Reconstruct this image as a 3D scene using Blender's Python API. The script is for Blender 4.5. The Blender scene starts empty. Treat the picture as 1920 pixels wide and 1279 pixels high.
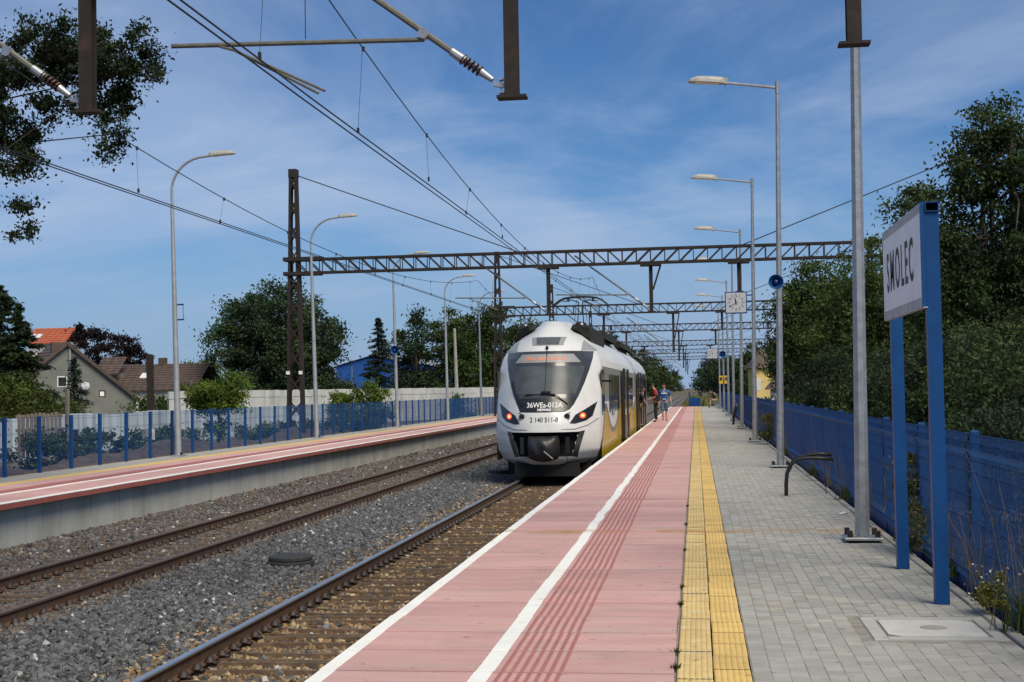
import bpy, math, random
import numpy as np
from mathutils import Matrix, Vector

random.seed(7)
RNG = np.random.default_rng(11)
SC = bpy.context.scene
COL = SC.collection
PI = math.pi

# ------------------------------------------------------------------ camera
CAM_H = 1.68                       # metres above the platform (platform top is z = 0, the track runs along +Y)
YAW, PITCH, ROLL = math.radians(7.8163), math.radians(2.142), math.radians(1.0)
fw = Vector((-math.sin(YAW) * math.cos(PITCH), math.cos(YAW) * math.cos(PITCH), math.sin(PITCH)))
rt = Vector((math.cos(YAW), math.sin(YAW), 0))
up = rt.cross(fw)
cr = rt * math.cos(ROLL) - up * math.sin(ROLL)
cu = rt * math.sin(ROLL) + up * math.cos(ROLL)
cd = bpy.data.cameras.new('camera')
cam = bpy.data.objects.new('camera', cd)
COL.objects.link(cam)
cam.matrix_world = Matrix(((cr.x, cu.x, -fw.x, 0), (cr.y, cu.y, -fw.y, 0), (cr.z, cu.z, -fw.z, CAM_H), (0, 0, 0, 1)))
cd.sensor_width = 36
cd.lens = 2500 / 1920 * 36
cd.clip_start = 0.1
cd.clip_end = 5000
SC.camera = cam

# ------------------------------------------------------------------ sky and sun
SUN_EL, SUN_AZ = math.radians(51), math.radians(142)     # azimuth clockwise from +Y
world = bpy.data.worlds.new('World')
SC.world = world
world.use_nodes = True
wn, wl = world.node_tree.nodes, world.node_tree.links
wn.clear()
def W(t, **k):
    n = wn.new(t)
    for a, v in k.items():
        setattr(n, a, v)
    return n
sky = W('ShaderNodeTexSky', sky_type='NISHITA', sun_disc=False, sun_elevation=SUN_EL, sun_rotation=SUN_AZ,
        air_density=1.0, dust_density=0.1, ozone_density=3.0)
tc = W('ShaderNodeTexCoord')
sep = W('ShaderNodeSeparateXYZ')
wl.new(tc.outputs['Generated'], sep.inputs[0])
def wmath(op, a, b=None):
    n = W('ShaderNodeMath', operation=op)
    for i, v in enumerate((a, b)):
        if v is None:
            continue
        if isinstance(v, (int, float)):
            n.inputs[i].default_value = v
        else:
            wl.new(v, n.inputs[i])
    return n.outputs[0]
zc = wmath('ADD', wmath('MAXIMUM', sep.outputs[2], 0.0), 0.28)
comb = W('ShaderNodeCombineXYZ')
wl.new(wmath('DIVIDE', sep.outputs[0], zc), comb.inputs[0])
wl.new(wmath('DIVIDE', sep.outputs[1], zc), comb.inputs[1])
def cloud(scale, stretch, rot, lo, hi, detail, dist, loc=(0, 0, 0)):
    m = W('ShaderNodeMapping')
    m.inputs['Location'].default_value = loc
    m.inputs['Rotation'].default_value = (0, 0, rot)
    m.inputs['Scale'].default_value = (stretch, 1, 1)
    wl.new(comb.outputs[0], m.inputs[0])
    n = W('ShaderNodeTexNoise')
    n.inputs['Scale'].default_value = scale
    n.inputs['Detail'].default_value = detail
    n.inputs['Roughness'].default_value = 0.58
    n.inputs['Distortion'].default_value = dist
    wl.new(m.outputs[0], n.inputs['Vector'])
    r = W('ShaderNodeMapRange', interpolation_type='SMOOTHSTEP')
    r.inputs['From Min'].default_value = lo
    r.inputs['From Max'].default_value = hi
    wl.new(n.outputs[0], r.inputs[0])
    return r.outputs[0]
CL = (-9.0, -8.0, 2.0)
c1 = cloud(1.0, 0.75, 0.55, 0.40, 0.64, 9, 0.5, CL)
c2 = cloud(3.2, 0.55, 0.5, 0.42, 0.74, 12, 0.9, CL)
cl = wmath('MINIMUM', wmath('ADD', wmath('MULTIPLY', c1, 0.56), wmath('MULTIPLY', c2, 0.30)), 0.82)
mix = W('ShaderNodeMix', data_type='RGBA')
wl.new(cl, mix.inputs[0])
tint = W('ShaderNodeMix', data_type='RGBA', blend_type='MULTIPLY')
tint.inputs[0].default_value = 1.0
wl.new(sky.outputs[0], tint.inputs[6])
tint.inputs[7].default_value = (0.45, 0.71, 1.0, 1)
wl.new(tint.outputs[2], mix.inputs[6])
mix.inputs[7].default_value = (5.0, 6.3, 8.6, 1)
low = W('ShaderNodeMapRange', interpolation_type='SMOOTHSTEP')
low.inputs['From Min'].default_value = 0.15
low.inputs['From Max'].default_value = 0.0
low.inputs['To Max'].default_value = 0.85
wl.new(sep.outputs[2], low.inputs[0])
mix2 = W('ShaderNodeMix', data_type='RGBA')                  # thin bank of haze along the horizon
wl.new(low.outputs[0], mix2.inputs[0])
wl.new(mix.outputs[2], mix2.inputs[6])
mix2.inputs[7].default_value = (3.3, 4.6, 7.0, 1)
bg = W('ShaderNodeBackground')
bg.inputs[1].default_value = 0.085
wl.new(mix2.outputs[2], bg.inputs[0])
wo = W('ShaderNodeOutputWorld')
wl.new(bg.outputs[0], wo.inputs[0])

sd = bpy.data.lights.new('sun', 'SUN')
sd.energy = 4.2
sd.angle = math.radians(34)
sd.color = (1.0, 0.90, 0.72)
sun = bpy.data.objects.new('sun', sd)
COL.objects.link(sun)
sdir = Vector((math.sin(SUN_AZ) * math.cos(SUN_EL), math.cos(SUN_AZ) * math.cos(SUN_EL), math.sin(SUN_EL)))
sun.rotation_euler = sdir.to_track_quat('Z', 'Y').to_euler()
sun.location = sdir * 100

SC.view_settings.view_transform = 'Standard'
SC.view_settings.look = 'None'
SC.view_settings.exposure = 0.0
SC.view_settings.gamma = 1.0
SC.render.engine = 'CYCLES'
SC.cycles.use_denoising = True
SC.cycles.max_bounces = 6
SC.cycles.transparent_max_bounces = 8

# ------------------------------------------------------------------ materials
def lin(r, g, b):
    f = lambda c: ((c / 255 + 0.055) / 1.055) ** 2.4 if c > 10 else c / 255 / 12.92
    return (f(r), f(g), f(b))
MATS = {}
def mat(name, col, rough=0.8, metal=0.0, var=0.12, scale=3.0, bump=0.0, bscale=40.0, col2=None, c2lo=0.45, c2hi=0.7,
        attr=None, stain=False, emit=None, spec=0.5, trans=0.0, stretch=None, coat=0.0, objrand=0.0, alpha=1.0, speck=0.0):
    m = bpy.data.materials.new(name)
    m.use_nodes = True
    nt = m.node_tree
    N, L = nt.nodes, nt.links
    N.clear()
    out = N.new('ShaderNodeOutputMaterial')
    b = N.new('ShaderNodeBsdfPrincipled')
    b.inputs['Roughness'].default_value = rough
    b.inputs['Metallic'].default_value = metal
    b.inputs['Specular IOR Level'].default_value = spec
    b.inputs['Coat Weight'].default_value = coat
    b.inputs['Alpha'].default_value = alpha
    L.new(b.outputs[0], out.inputs[0])
    tcn = N.new('ShaderNodeNewGeometry')
    vec = tcn.outputs['Position']
    if stretch:
        mp = N.new('ShaderNodeMapping')
        mp.inputs['Scale'].default_value = stretch
        L.new(vec, mp.inputs[0])
        vec = mp.outputs[0]
    def noise(s, d=6):
        n = N.new('ShaderNodeTexNoise')
        n.inputs['Scale'].default_value = s
        n.inputs['Detail'].default_value = d
        n.inputs['Roughness'].default_value = 0.62
        L.new(vec, n.inputs['Vector'])
        return n.outputs[0]
    if attr:
        a = N.new('ShaderNodeAttribute')
        a.attribute_name = attr
        cur = a.outputs['Color']
    else:
        c = N.new('ShaderNodeRGB')
        c.outputs[0].default_value = (*col, 1)
        cur = c.outputs[0]
    if col2:
        mr = N.new('ShaderNodeMapRange')
        mr.interpolation_type = 'SMOOTHSTEP'
        mr.inputs['From Min'].default_value = c2lo
        mr.inputs['From Max'].default_value = c2hi
        L.new(noise(scale * 0.7, 8), mr.inputs[0])
        mx = N.new('ShaderNodeMix')
        mx.data_type = 'RGBA'
        L.new(mr.outputs[0], mx.inputs[0])
        L.new(cur, mx.inputs[6])
        mx.inputs[7].default_value = (*col2, 1)
        cur = mx.outputs[2]
    if var:
        hs = N.new('ShaderNodeHueSaturation')
        mr = N.new('ShaderNodeMapRange')
        mr.inputs['From Min'].default_value = 0.3
        mr.inputs['From Max'].default_value = 0.7
        mr.inputs['To Min'].default_value = 1 - var
        mr.inputs['To Max'].default_value = 1 + var
        L.new(noise(scale, 8), mr.inputs[0])
        v = mr.outputs[0]
        if objrand:
            oi = N.new('ShaderNodeObjectInfo')
            m2 = N.new('ShaderNodeMapRange')
            m2.inputs['To Min'].default_value = 1 - objrand
            m2.inputs['To Max'].default_value = 1 + objrand
            L.new(oi.outputs['Random'], m2.inputs[0])
            mm = N.new('ShaderNodeMath')
            mm.operation = 'MULTIPLY'
            L.new(v, mm.inputs[0])
            L.new(m2.outputs[0], mm.inputs[1])
            v = mm.outputs[0]
        L.new(v, hs.inputs['Value'])
        L.new(cur, hs.inputs['Color'])
        cur = hs.outputs[0]
    if speck:   # trodden dirt: small dark spots and faint larger patches
        for sc_, lo_, hi_, am in ((9.0, .655, .70, .55), (34.0, .68, .73, .6), (1.1, .50, .80, .30)):
            nn = N.new('ShaderNodeTexNoise')
            nn.inputs['Scale'].default_value = sc_
            nn.inputs['Detail'].default_value = 3
            L.new(tcn.outputs['Position'], nn.inputs['Vector'])
            mr = N.new('ShaderNodeMapRange')
            mr.interpolation_type = 'SMOOTHSTEP'
            mr.inputs['From Min'].default_value = lo_
            mr.inputs['From Max'].default_value = hi_
            mr.inputs['To Max'].default_value = am * speck
            L.new(nn.outputs[0], mr.inputs[0])
            mx = N.new('ShaderNodeMix')
            mx.data_type = 'RGBA'
            L.new(mr.outputs[0], mx.inputs[0])
            L.new(cur, mx.inputs[6])
            mx.inputs[7].default_value = (0.12, 0.10, 0.085, 1)
            cur = mx.outputs[2]
    if stain:   # the rust-coloured water stain that crosses the platform
        sp = N.new('ShaderNodeSeparateXYZ')
        L.new(tcn.outputs['Position'], sp.inputs[0])
        def M(op, a_, b_=None):
            q = N.new('ShaderNodeMath')
            q.operation = op
            for i, z in enumerate((a_, b_)):
                if z is None:
                    continue
                if isinstance(z, (int, float)):
                    q.inputs[i].default_value = z
                else:
                    L.new(z, q.inputs[i])
            return q.outputs[0]
        n2 = N.new('ShaderNodeTexNoise')
        n2.inputs['Scale'].default_value = 2.2
        n2.inputs['Detail'].default_value = 5
        L.new(tcn.outputs['Position'], n2.inputs['Vector'])
        d = M('ABSOLUTE', M('ADD', M('SUBTRACT', sp.outputs[1], 15.9), M('MULTIPLY', M('SUBTRACT', n2.outputs[0], 0.5), 0.5)))
        mr = N.new('ShaderNodeMapRange')
        mr.interpolation_type = 'SMOOTHSTEP'
        mr.inputs['From Min'].default_value = 0.30
        mr.inputs['From Max'].default_value = 0.0
        L.new(d, mr.inputs[0])
        m3 = N.new('ShaderNodeMapRange')
        m3.inputs['From Min'].default_value = 0.38
        m3.inputs['From Max'].default_value = 0.62
        L.new(n2.outputs[0], m3.inputs[0])
        mx = N.new('ShaderNodeMix')
        mx.data_type = 'RGBA'
        L.new(M('MULTIPLY', M('MULTIPLY', mr.outputs[0], m3.outputs[0]), 0.95), mx.inputs[0])
        L.new(cur, mx.inputs[6])
        mx.inputs[7].default_value = (0.36, 0.20, 0.06, 1)
        cur = mx.outputs[2]
    L.new(cur, b.inputs['Base Color'])
    if bump:
        bp = N.new('ShaderNodeBump')
        bp.inputs['Strength'].default_value = bump
        bp.inputs['Distance'].default_value = 0.02
        L.new(noise(bscale, 10), bp.inputs['Height'])
        L.new(bp.outputs[0], b.inputs['Normal'])
    if emit:
        b.inputs['Emission Color'].default_value = (*emit[:3], 1)
        b.inputs['Emission Strength'].default_value = emit[3]
    if trans:
        t = N.new('ShaderNodeBsdfTranslucent')
        L.new(cur, t.inputs[0])
        ms = N.new('ShaderNodeMixShader')
        ms.inputs[0].default_value = trans
        L.new(b.outputs[0], ms.inputs[1])
        L.new(t.outputs[0], ms.inputs[2])
        L.new(ms.outputs[0], out.inputs[0])
    MATS[name] = m
    return m

mat('pink', (0.53, 0.305, 0.28), 0.85, var=0.11, scale=3.0, bump=0.35, bscale=240, stain=True, objrand=0.085, stretch=(0.35, 1.6, 1), col2=(0.50, 0.34, 0.31), c2lo=0.45, c2hi=0.7, speck=0.8)
mat('rib_red', (0.38, 0.15, 0.135), 0.8, var=0.12, scale=6, bump=0.4, bscale=180, speck=0.8)
mat('slab_red', (0.30, 0.085, 0.07), 0.85, var=0.18, scale=5)
mat('white_line', (0.80, 0.80, 0.75), 0.7, var=0.05, scale=6, stain=True, speck=0.45)
mat('tile_pale', (0.60, 0.44, 0.18), 0.85, var=0.14, scale=7, bump=0.2, bscale=200, stain=True, objrand=0.07, col2=(0.60, 0.52, 0.34), c2lo=0.5, c2hi=0.75, speck=0.8)
mat('tile_yellow', (0.64, 0.44, 0.14), 0.8, var=0.12, scale=6, bump=0.2, bscale=200, stain=True, objrand=0.08, speck=0.8)
mat('paver', (0.345, 0.335, 0.30), 0.9, var=0.10, scale=4, bump=0.4, bscale=220, attr='tint', stain=True, speck=0.8)
mat('paver_one', (0.345, 0.335, 0.30), 0.9, var=0.12, scale=4, bump=0.4, bscale=220, objrand=0.09, stain=True, speck=0.8)
mat('joint', (0.235, 0.22, 0.185), 0.95, var=0.3, scale=9)
mat('slab_joint', (0.23, 0.10, 0.085), 0.95, var=0.4, scale=9)
mat('joint_dark', (0.05, 0.035, 0.03), 0.95, var=0.3, scale=9)
mat('kerb', (0.33, 0.31, 0.27), 0.9, var=0.18, scale=5, bump=0.4, bscale=90, stain=True, speck=0.8)
mat('concrete_pale', (0.42, 0.41, 0.37), 0.9, var=0.10, scale=5, bump=0.4, bscale=150, speck=0.8)
mat('cover_pale', (0.52, 0.51, 0.47), 0.9, var=0.10, scale=6, bump=0.4, bscale=150, speck=0.8)
mat('wall_panel', (0.47, 0.47, 0.42), 0.9, var=0.12, scale=1.5, bump=0.2, bscale=60, col2=(0.38, 0.38, 0.335), objrand=0.07, stretch=(1, 1, 0.35))
mat('gap_black', (0.012, 0.012, 0.012), 0.95, var=0)
mat('ballast_base', (0.105, 0.10, 0.092), 0.95, var=0.55, scale=26, bump=1.0, bscale=30, col2=(0.16, 0.12, 0.075), c2lo=0.52, c2hi=0.8)
mat('stone', (0.1, 0.1, 0.1), 0.9, var=0.22, scale=14, bump=0.4, bscale=60, attr='tint')
mat('rust_rail', (0.085, 0.045, 0.024), 0.8, var=0.3, scale=8, bump=0.3, bscale=50)
mat('rail_dull', (0.15, 0.105, 0.08), 0.55, 0.4, var=0.2, scale=6)
mat('rail_bright', (0.66, 0.66, 0.65), 0.40, 1.0, var=0.08, scale=5)
mat('clip_dark', (0.028, 0.018, 0.014), 0.6, var=0.25, scale=20)
mat('sleeper', (0.135, 0.085, 0.05), 0.85, var=0.35, scale=9, bump=0.4, bscale=50, col2=(0.09, 0.075, 0.06))
mat('galv', (0.36, 0.375, 0.39), 0.48, 0.75, var=0.22, scale=9, bump=0.12, bscale=40)
mat('galv_far', (0.36, 0.38, 0.40), 0.6, 0.5, var=0.15, scale=4)
mat('black_cap', (0.012, 0.012, 0.013), 0.55, var=0)
mat('lamp_head', (0.36, 0.35, 0.31), 0.5, var=0.15, scale=12)
mat('lamp_glass', (0.50, 0.52, 0.50), 0.2, var=0.05)
mat('blue_paint', (0.003, 0.052, 0.185), 0.5, var=0.14, scale=5, spec=0.3)
mat('blue_wire', (0.003, 0.058, 0.205), 0.5, var=0.1, scale=5)
mat('blue_deep', (0.006, 0.026, 0.15), 0.4, var=0.1, scale=6)
mat('sign_white', (0.84, 0.85, 0.86), 0.45, var=0.06, scale=3, col2=(0.68, 0.70, 0.72), c2lo=0.55, c2hi=0.8)
mat('dial', (0.44, 0.45, 0.48), 0.5, var=0.05)
mat('sign_edge', (0.42, 0.43, 0.44), 0.6, var=0.3, scale=14)
mat('letter_black', (0.02, 0.02, 0.022), 0.6, var=0)
mat('letter_white', (0.78, 0.78, 0.78), 0.6, var=0)
mat('rusty_steel', (0.018, 0.013, 0.011), 0.85, var=0.4, scale=6, col2=(0.038, 0.020, 0.012), c2lo=0.5, c2hi=0.75)
mat('grey_tube', (0.15, 0.145, 0.12), 0.6, 0.3, var=0.25, scale=10)
mat('insulator', (0.05, 0.018, 0.012), 0.35, var=0.1)
mat('wire', (0.018, 0.018, 0.02), 0.6, var=0)
mat('conduit', (0.012, 0.012, 0.013), 0.45, var=0.2, scale=12)
mat('train_white', (0.62, 0.625, 0.61), 0.38, var=0.06, scale=1.6, coat=0.35, col2=(0.50, 0.50, 0.47), c2lo=0.5, c2hi=0.85)
mat('train_grey', (0.27, 0.275, 0.27), 0.4, var=0.06, scale=2)
mat('train_line', (0.20, 0.205, 0.21), 0.4, var=0.05)
mat('train_yellow', (0.50, 0.345, 0.022), 0.4, var=0.12, scale=1.5, coat=0.2, col2=(0.36, 0.26, 0.06), c2lo=0.5, c2hi=0.8)
mat('train_black', (0.014, 0.015, 0.017), 0.32, var=0.1, scale=4)
mat('train_mask', (0.040, 0.043, 0.047), 0.25, var=0.15, scale=3, coat=0.4)
mat('train_under', (0.010, 0.010, 0.010), 0.9, var=0.3, scale=5)
mat('glass_front', (0.075, 0.088, 0.094), 0.28, var=0.35, scale=1.8, spec=0.22)
mat('glass_dark', (0.020, 0.024, 0.028), 0.08, var=0.1, scale=2, coat=0.5, spec=0.8)
mat('led', (0.4, 0.12, 0.06), 0.6, var=0, emit=(1.0, 0.25, 0.12, 0.55))
mat('tail_red', (0.6, 0.03, 0.01), 0.4, var=0, emit=(1.0, 0.06, 0.02, 2.2))
mat('tail_glow', (0.7, 0.2, 0.1), 0.4, var=0, emit=(1.0, 0.26, 0.10, 3.0))
mat('cover_black', (0.018, 0.018, 0.019), 0.45, var=0.2, scale=8, bump=0.5, bscale=6)
mat('rubber', (0.035, 0.034, 0.033), 0.75, var=0.3, scale=12)
mat('skin', (0.42, 0.24, 0.17), 0.6, var=0.05)
mat('hair', (0.02, 0.013, 0.01), 0.7, var=0.1)
mat('cloth_black', (0.010, 0.010, 0.012), 0.85, var=0.1)
mat('cloth_red', (0.33, 0.010, 0.016), 0.8, var=0.15, scale=8)
mat('cloth_blue', (0.015, 0.085, 0.27), 0.8, var=0.15, scale=8)
mat('cloth_denim', (0.060, 0.105, 0.17), 0.85, var=0.15, scale=9)
mat('shoe_navy', (0.012, 0.014, 0.06), 0.7, var=0.1)
mat('cloth_tan', (0.28, 0.22, 0.16), 0.85, var=0.1)
mat('leaf', (0.05, 0.09, 0.02), 0.6, var=0.25, scale=0.5, attr='tint', trans=0.25, spec=0.3)
mat('bark', (0.050, 0.040, 0.030), 0.9, var=0.3, scale=6, bump=0.6, bscale=20)
mat('grass', (0.10, 0.12, 0.035), 0.8, var=0.3, scale=0.6, attr='tint', trans=0.2, spec=0.2)
mat('earth', (0.115, 0.088, 0.062), 0.95, var=0.3, scale=1.2, bump=0.7, bscale=9, col2=(0.052, 0.066, 0.024), c2lo=0.42, c2hi=0.66)
mat('rubble', (0.075, 0.058, 0.048), 0.95, var=0.45, scale=4, bump=1.0, bscale=14)
mat('plaster_grey', (0.165, 0.17, 0.152), 0.9, var=0.12, scale=1.2, bump=0.2, bscale=12)
mat('plaster_white', (0.56, 0.56, 0.53), 0.9, var=0.12, scale=1.0)
mat('plaster_yellow', (0.60, 0.46, 0.17), 0.9, var=0.1, scale=0.8)
mat('roof_brown', (0.080, 0.056, 0.046), 0.85, var=0.25, scale=3, objrand=0.12)
mat('roof_red', (0.36, 0.090, 0.038), 0.8, var=0.2, scale=3, objrand=0.1)
mat('wall_white', (0.49, 0.50, 0.48), 0.9, var=0.12, scale=2, col2=(0.33, 0.33, 0.30), c2lo=0.5, c2hi=0.75, stretch=(1, 1, 0.3), objrand=0.05)
mat('wall_bluewhite', (0.44, 0.51, 0.56), 0.85, var=0.12, scale=1.2, col2=(0.30, 0.35, 0.38), c2lo=0.5, c2hi=0.75, stretch=(1, 1, 0.25))
mat('warehouse_blue', (0.012, 0.085, 0.33), 0.6, var=0.1, scale=0.5)
mat('roof_grey', (0.20, 0.22, 0.24), 0.7, var=0.1, scale=0.5)
mat('wood_grey', (0.17, 0.145, 0.115), 0.9, var=0.3, scale=6, stretch=(1, 1, 0.2))
mat('pole_concrete', (0.30, 0.29, 0.26), 0.9, var=0.15, scale=3)
mat('board_yellow', (0.65, 0.42, 0.02), 0.6, var=0.05)
mat('signal_white', (0.8, 0.8, 0.75), 0.6, var=0.0)
mat('litter', (0.6, 0.62, 0.64), 0.6, var=0.1)

# ------------------------------------------------------------------ mesh helpers
def link(o, parent=None):
    COL.objects.link(o)
    if parent:
        o.parent = parent
    return o
def tag(o, label=None, cat=None, group=None, kind=None):
    for k, v in (('label', label), ('category', cat), ('group', group), ('kind', kind)):
        if v:
            o[k] = v
    return o
def empty(name, loc=(0, 0, 0), rz=0.0, label=None, cat=None, group=None, kind=None):
    o = bpy.data.objects.new(name, None)
    o.location = loc
    o.rotation_euler = (0, 0, rz)
    o.empty_display_size = 0.2
    COL.objects.link(o)
    return tag(o, label, cat, group, kind)
def obj(name, me, parent=None, loc=None, rot=None):
    o = bpy.data.objects.new(name, me)
    if loc:
        o.location = loc
    if rot:
        o.rotation_euler = rot
    return link(o, parent)
def copy_tree(o, parent=None):
    c = o.copy()
    COL.objects.link(c)
    c.parent = parent
    for ch in list(o.children):
        copy_tree(ch, c)
    return c
class MB:
    def __init__(s):
        s.v, s.f = [], []
    def add(s, vs, fs):
        k = len(s.v)
        s.v += [tuple(p) for p in vs]
        s.f += [tuple(i + k for i in q) for q in fs]
        return s
    def box(s, x0, x1, y0, y1, z0, z1, b=0.0):
        if b <= 0:
            s.add([(x0, y0, z0), (x1, y0, z0), (x1, y1, z0), (x0, y1, z0), (x0, y0, z1), (x1, y0, z1), (x1, y1, z1), (x0, y1, z1)],
                  [(3, 2, 1, 0), (4, 5, 6, 7), (0, 1, 5, 4), (1, 2, 6, 5), (2, 3, 7, 6), (3, 0, 4, 7)])
        else:      # top edges chamfered
            s.add([(x0, y0, z0), (x1, y0, z0), (x1, y1, z0), (x0, y1, z0), (x0, y0, z1 - b), (x1, y0, z1 - b), (x1, y1, z1 - b), (x0, y1, z1 - b),
                   (x0 + b, y0 + b, z1), (x1 - b, y0 + b, z1), (x1 - b, y1 - b, z1), (x0 + b, y1 - b, z1)],
                  [(0, 1, 5, 4), (1, 2, 6, 5), (2, 3, 7, 6), (3, 0, 4, 7), (4, 5, 9, 8), (5, 6, 10, 9), (6, 7, 11, 10), (7, 4, 8, 11), (8, 9, 10, 11)])
        return s
    def tube(s, pts, r, n=8, caps=True):
        pts = [Vector(p) for p in pts]
        rs = r if isinstance(r, (list, tuple)) else [r] * len(pts)
        prev = None
        base = len(s.v)
        for i, p in enumerate(pts):
            d = (pts[min(i + 1, len(pts) - 1)] - pts[max(i - 1, 0)]).normalized()
            if prev is None:
                a = Vector((0, 0, 1)) if abs(d.z) < 0.9 else Vector((1, 0, 0))
                u = d.cross(a).normalized()
            else:
                u = (prev - d * prev.dot(d)).normalized()
            prev = u
            w = d.cross(u)
            for k in range(n):
                t = 2 * PI * (k + 0.5) / n
                q = p + (u * math.cos(t) + w * math.sin(t)) * rs[i]
                s.v.append((q.x, q.y, q.z))
        for i in range(len(pts) - 1):
            for k in range(n):
                a, b2 = base + i * n + k, base + i * n + (k + 1) % n
                s.f.append((a, b2, b2 + n, a + n))
        if caps:
            s.f.append(tuple(base + k for k in reversed(range(n))))
            e = base + (len(pts) - 1) * n
            s.f.append(tuple(e + k for k in range(n)))
        return s
    def bar(s, a, b, w, h=None):     # rectangular bar between two points
        h = h or w
        a, b = Vector(a), Vector(b)
        d = (b - a).normalized()
        q = Vector((0, 0, 1)) if abs(d.z) < 0.95 else Vector((0, 1, 0))
        u = d.cross(q).normalized() * w / 2
        v = u.cross(d).normalized() * h / 2
        vs = [p + i * u + j * v for p in (a, b) for i, j in ((-1, -1), (1, -1), (1, 1), (-1, 1))]
        return s.add(vs, [(3, 2, 1, 0), (4, 5, 6, 7), (0, 1, 5, 4), (1, 2, 6, 5), (2, 3, 7, 6), (3, 0, 4, 7)])
    def lathe(s, prof, c=(0, 0, 0), n=16, axis='z'):
        base = len(s.v)
        for r, h in prof:
            for k in range(n):
                t = 2 * PI * k / n
                x, y = r * math.cos(t), r * math.sin(t)
                p = (x, y, h) if axis == 'z' else ((x, h, y) if axis == 'y' else (h, x, y))
                s.v.append((p[0] + c[0], p[1] + c[1], p[2] + c[2]))
        for i in range(len(prof) - 1):
            for k in range(n):
                a, b2 = base + i * n + k, base + i * n + (k + 1) % n
                s.f.append((a, b2, b2 + n, a + n))
        s.f.append(tuple(base + k for k in reversed(range(n))))
        e = base + (len(prof) - 1) * n
        s.f.append(tuple(e + k for k in range(n)))
        return s
    def mesh(s, name, m, smooth=False):
        me = bpy.data.meshes.new(name)
        me.from_pydata(s.v, [], s.f)
        me.materials.append(MATS[m])
        if smooth:
            me.polygons.foreach_set('use_smooth', [True] * len(me.polygons))
        me.update()
        return me
    def build(s, name, m, parent=None, smooth=False, loc=None, rot=None):
        return obj(name, s.mesh(name, m, smooth), parent, loc, rot)
def np_mesh(name, V, F, m, tint=None, nper=4):
    me = bpy.data.meshes.new(name)
    nv, nf = len(V), len(F)
    me.vertices.add(nv)
    me.vertices.foreach_set('co', V.astype(np.float32).ravel())
    me.loops.add(nf * nper)
    me.loops.foreach_set('vertex_index', F.astype(np.int32).ravel())
    me.polygons.add(nf)
    me.polygons.foreach_set('loop_start', np.arange(0, nf * nper, nper, dtype=np.int32))
    me.materials.append(MATS[m])
    if tint is not None:
        at = me.attributes.new('tint', 'FLOAT_COLOR', 'POINT')
        at.data.foreach_set('color', np.c_[tint, np.ones(nv)].astype(np.float32).ravel())
    me.update(calc_edges=True)
    me.shade_flat()
    return me
def text_mesh(s, size, m, name, font_bold=0.0, align='CENTER', space=1.0):
    cu_ = bpy.data.curves.new('t', 'FONT')
    cu_.body = s
    cu_.size = size
    cu_.align_x = align
    cu_.align_y = 'CENTER'
    cu_.offset = font_bold
    cu_.resolution_u = 3
    cu_.space_character = space
    o = bpy.data.objects.new('t', cu_)
    COL.objects.link(o)
    bpy.context.view_layer.update()
    me = bpy.data.meshes.new_from_object(o.evaluated_get(bpy.context.evaluated_depsgraph_get()))
    bpy.data.objects.remove(o)
    me.name = name
    me.materials.clear()
    me.materials.append(MATS[m])
    return me

# ------------------------------------------------------------------ the ground
g = MB()
for (xa, xb, za, zb) in ((-3000, -120, -0.6, -0.35), (-120, -15.0, -0.35, -0.22), (-15.0, -14.98, -0.22, -1.05), (-14.98, 1.5, -1.05, -1.05),
                         (1.5, 1.52, -1.05, -0.12), (1.52, 2.6, -0.12, -0.12), (2.6, 3000, -0.12, -0.5)):
    g.add([(xa, -60, za), (xb, -60, zb), (xb, 4000, zb), (xa, 4000, za)], [(0, 1, 2, 3)])
tag(g.build('ground', 'earth'), kind='structure')
BZ = -0.885                                   # top of the ballast
b = MB()
b.add([(-11.5, -20, BZ - .03), (-2.2, -20, BZ - .03), (-2.2, 420, BZ - .03), (-11.5, 420, BZ - .03)], [(0, 1, 2, 3)])
tag(b.build('ballast_bed', 'ballast_base'), kind='structure')

# ------------------------------------------------------------------ tracks
RAIL_Z = -0.70
PROF = [(-.07, 0), (.07, 0), (.07, .012), (.012, .032), (.009, .12), (.034, .135), (.036, .15), (-.036, .15), (-.034, .135), (-.009, .12), (-.012, .032), (-.07, .012)]
def rail_mesh(y0, y1, m, name):
    k = MB()
    n = len(PROF)
    vs = [(x, y, z) for y in (y0, y1) for x, z in PROF]
    k.add(vs, [(i, (i + 1) % n, (i + 1) % n + n, i + n) for i in range(n)] + [tuple(reversed(range(n))), tuple(range(n, 2 * n))])
    return k.mesh(name, m)
def railhead_mesh(y0, y1, m, name):
    k = MB()
    p = [(-.036, 0), (.036, 0), (.036, .012), (.026, .022), (-.026, .022), (-.036, .012)]
    n = 6
    k.add([(x, y, z) for y in (y0, y1) for x, z in p], [(i, (i + 1) % n, (i + 1) % n + n, i + n) for i in range(n)] + [tuple(reversed(range(n))), tuple(range(n, 2 * n))])
    return k.mesh(name, m)
def dome(n=8):
    k = MB()
    k.lathe([(.058, 0), (.060, .014), (.050, .020), (.046, .034), (.030, .056), (.012, .064)], n=n)
    k.box(-.075, .075, -.03, .03, -.012, .010)
    return k
clip_me = dome().mesh('rail_clip', 'clip_dark', True)
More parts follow.
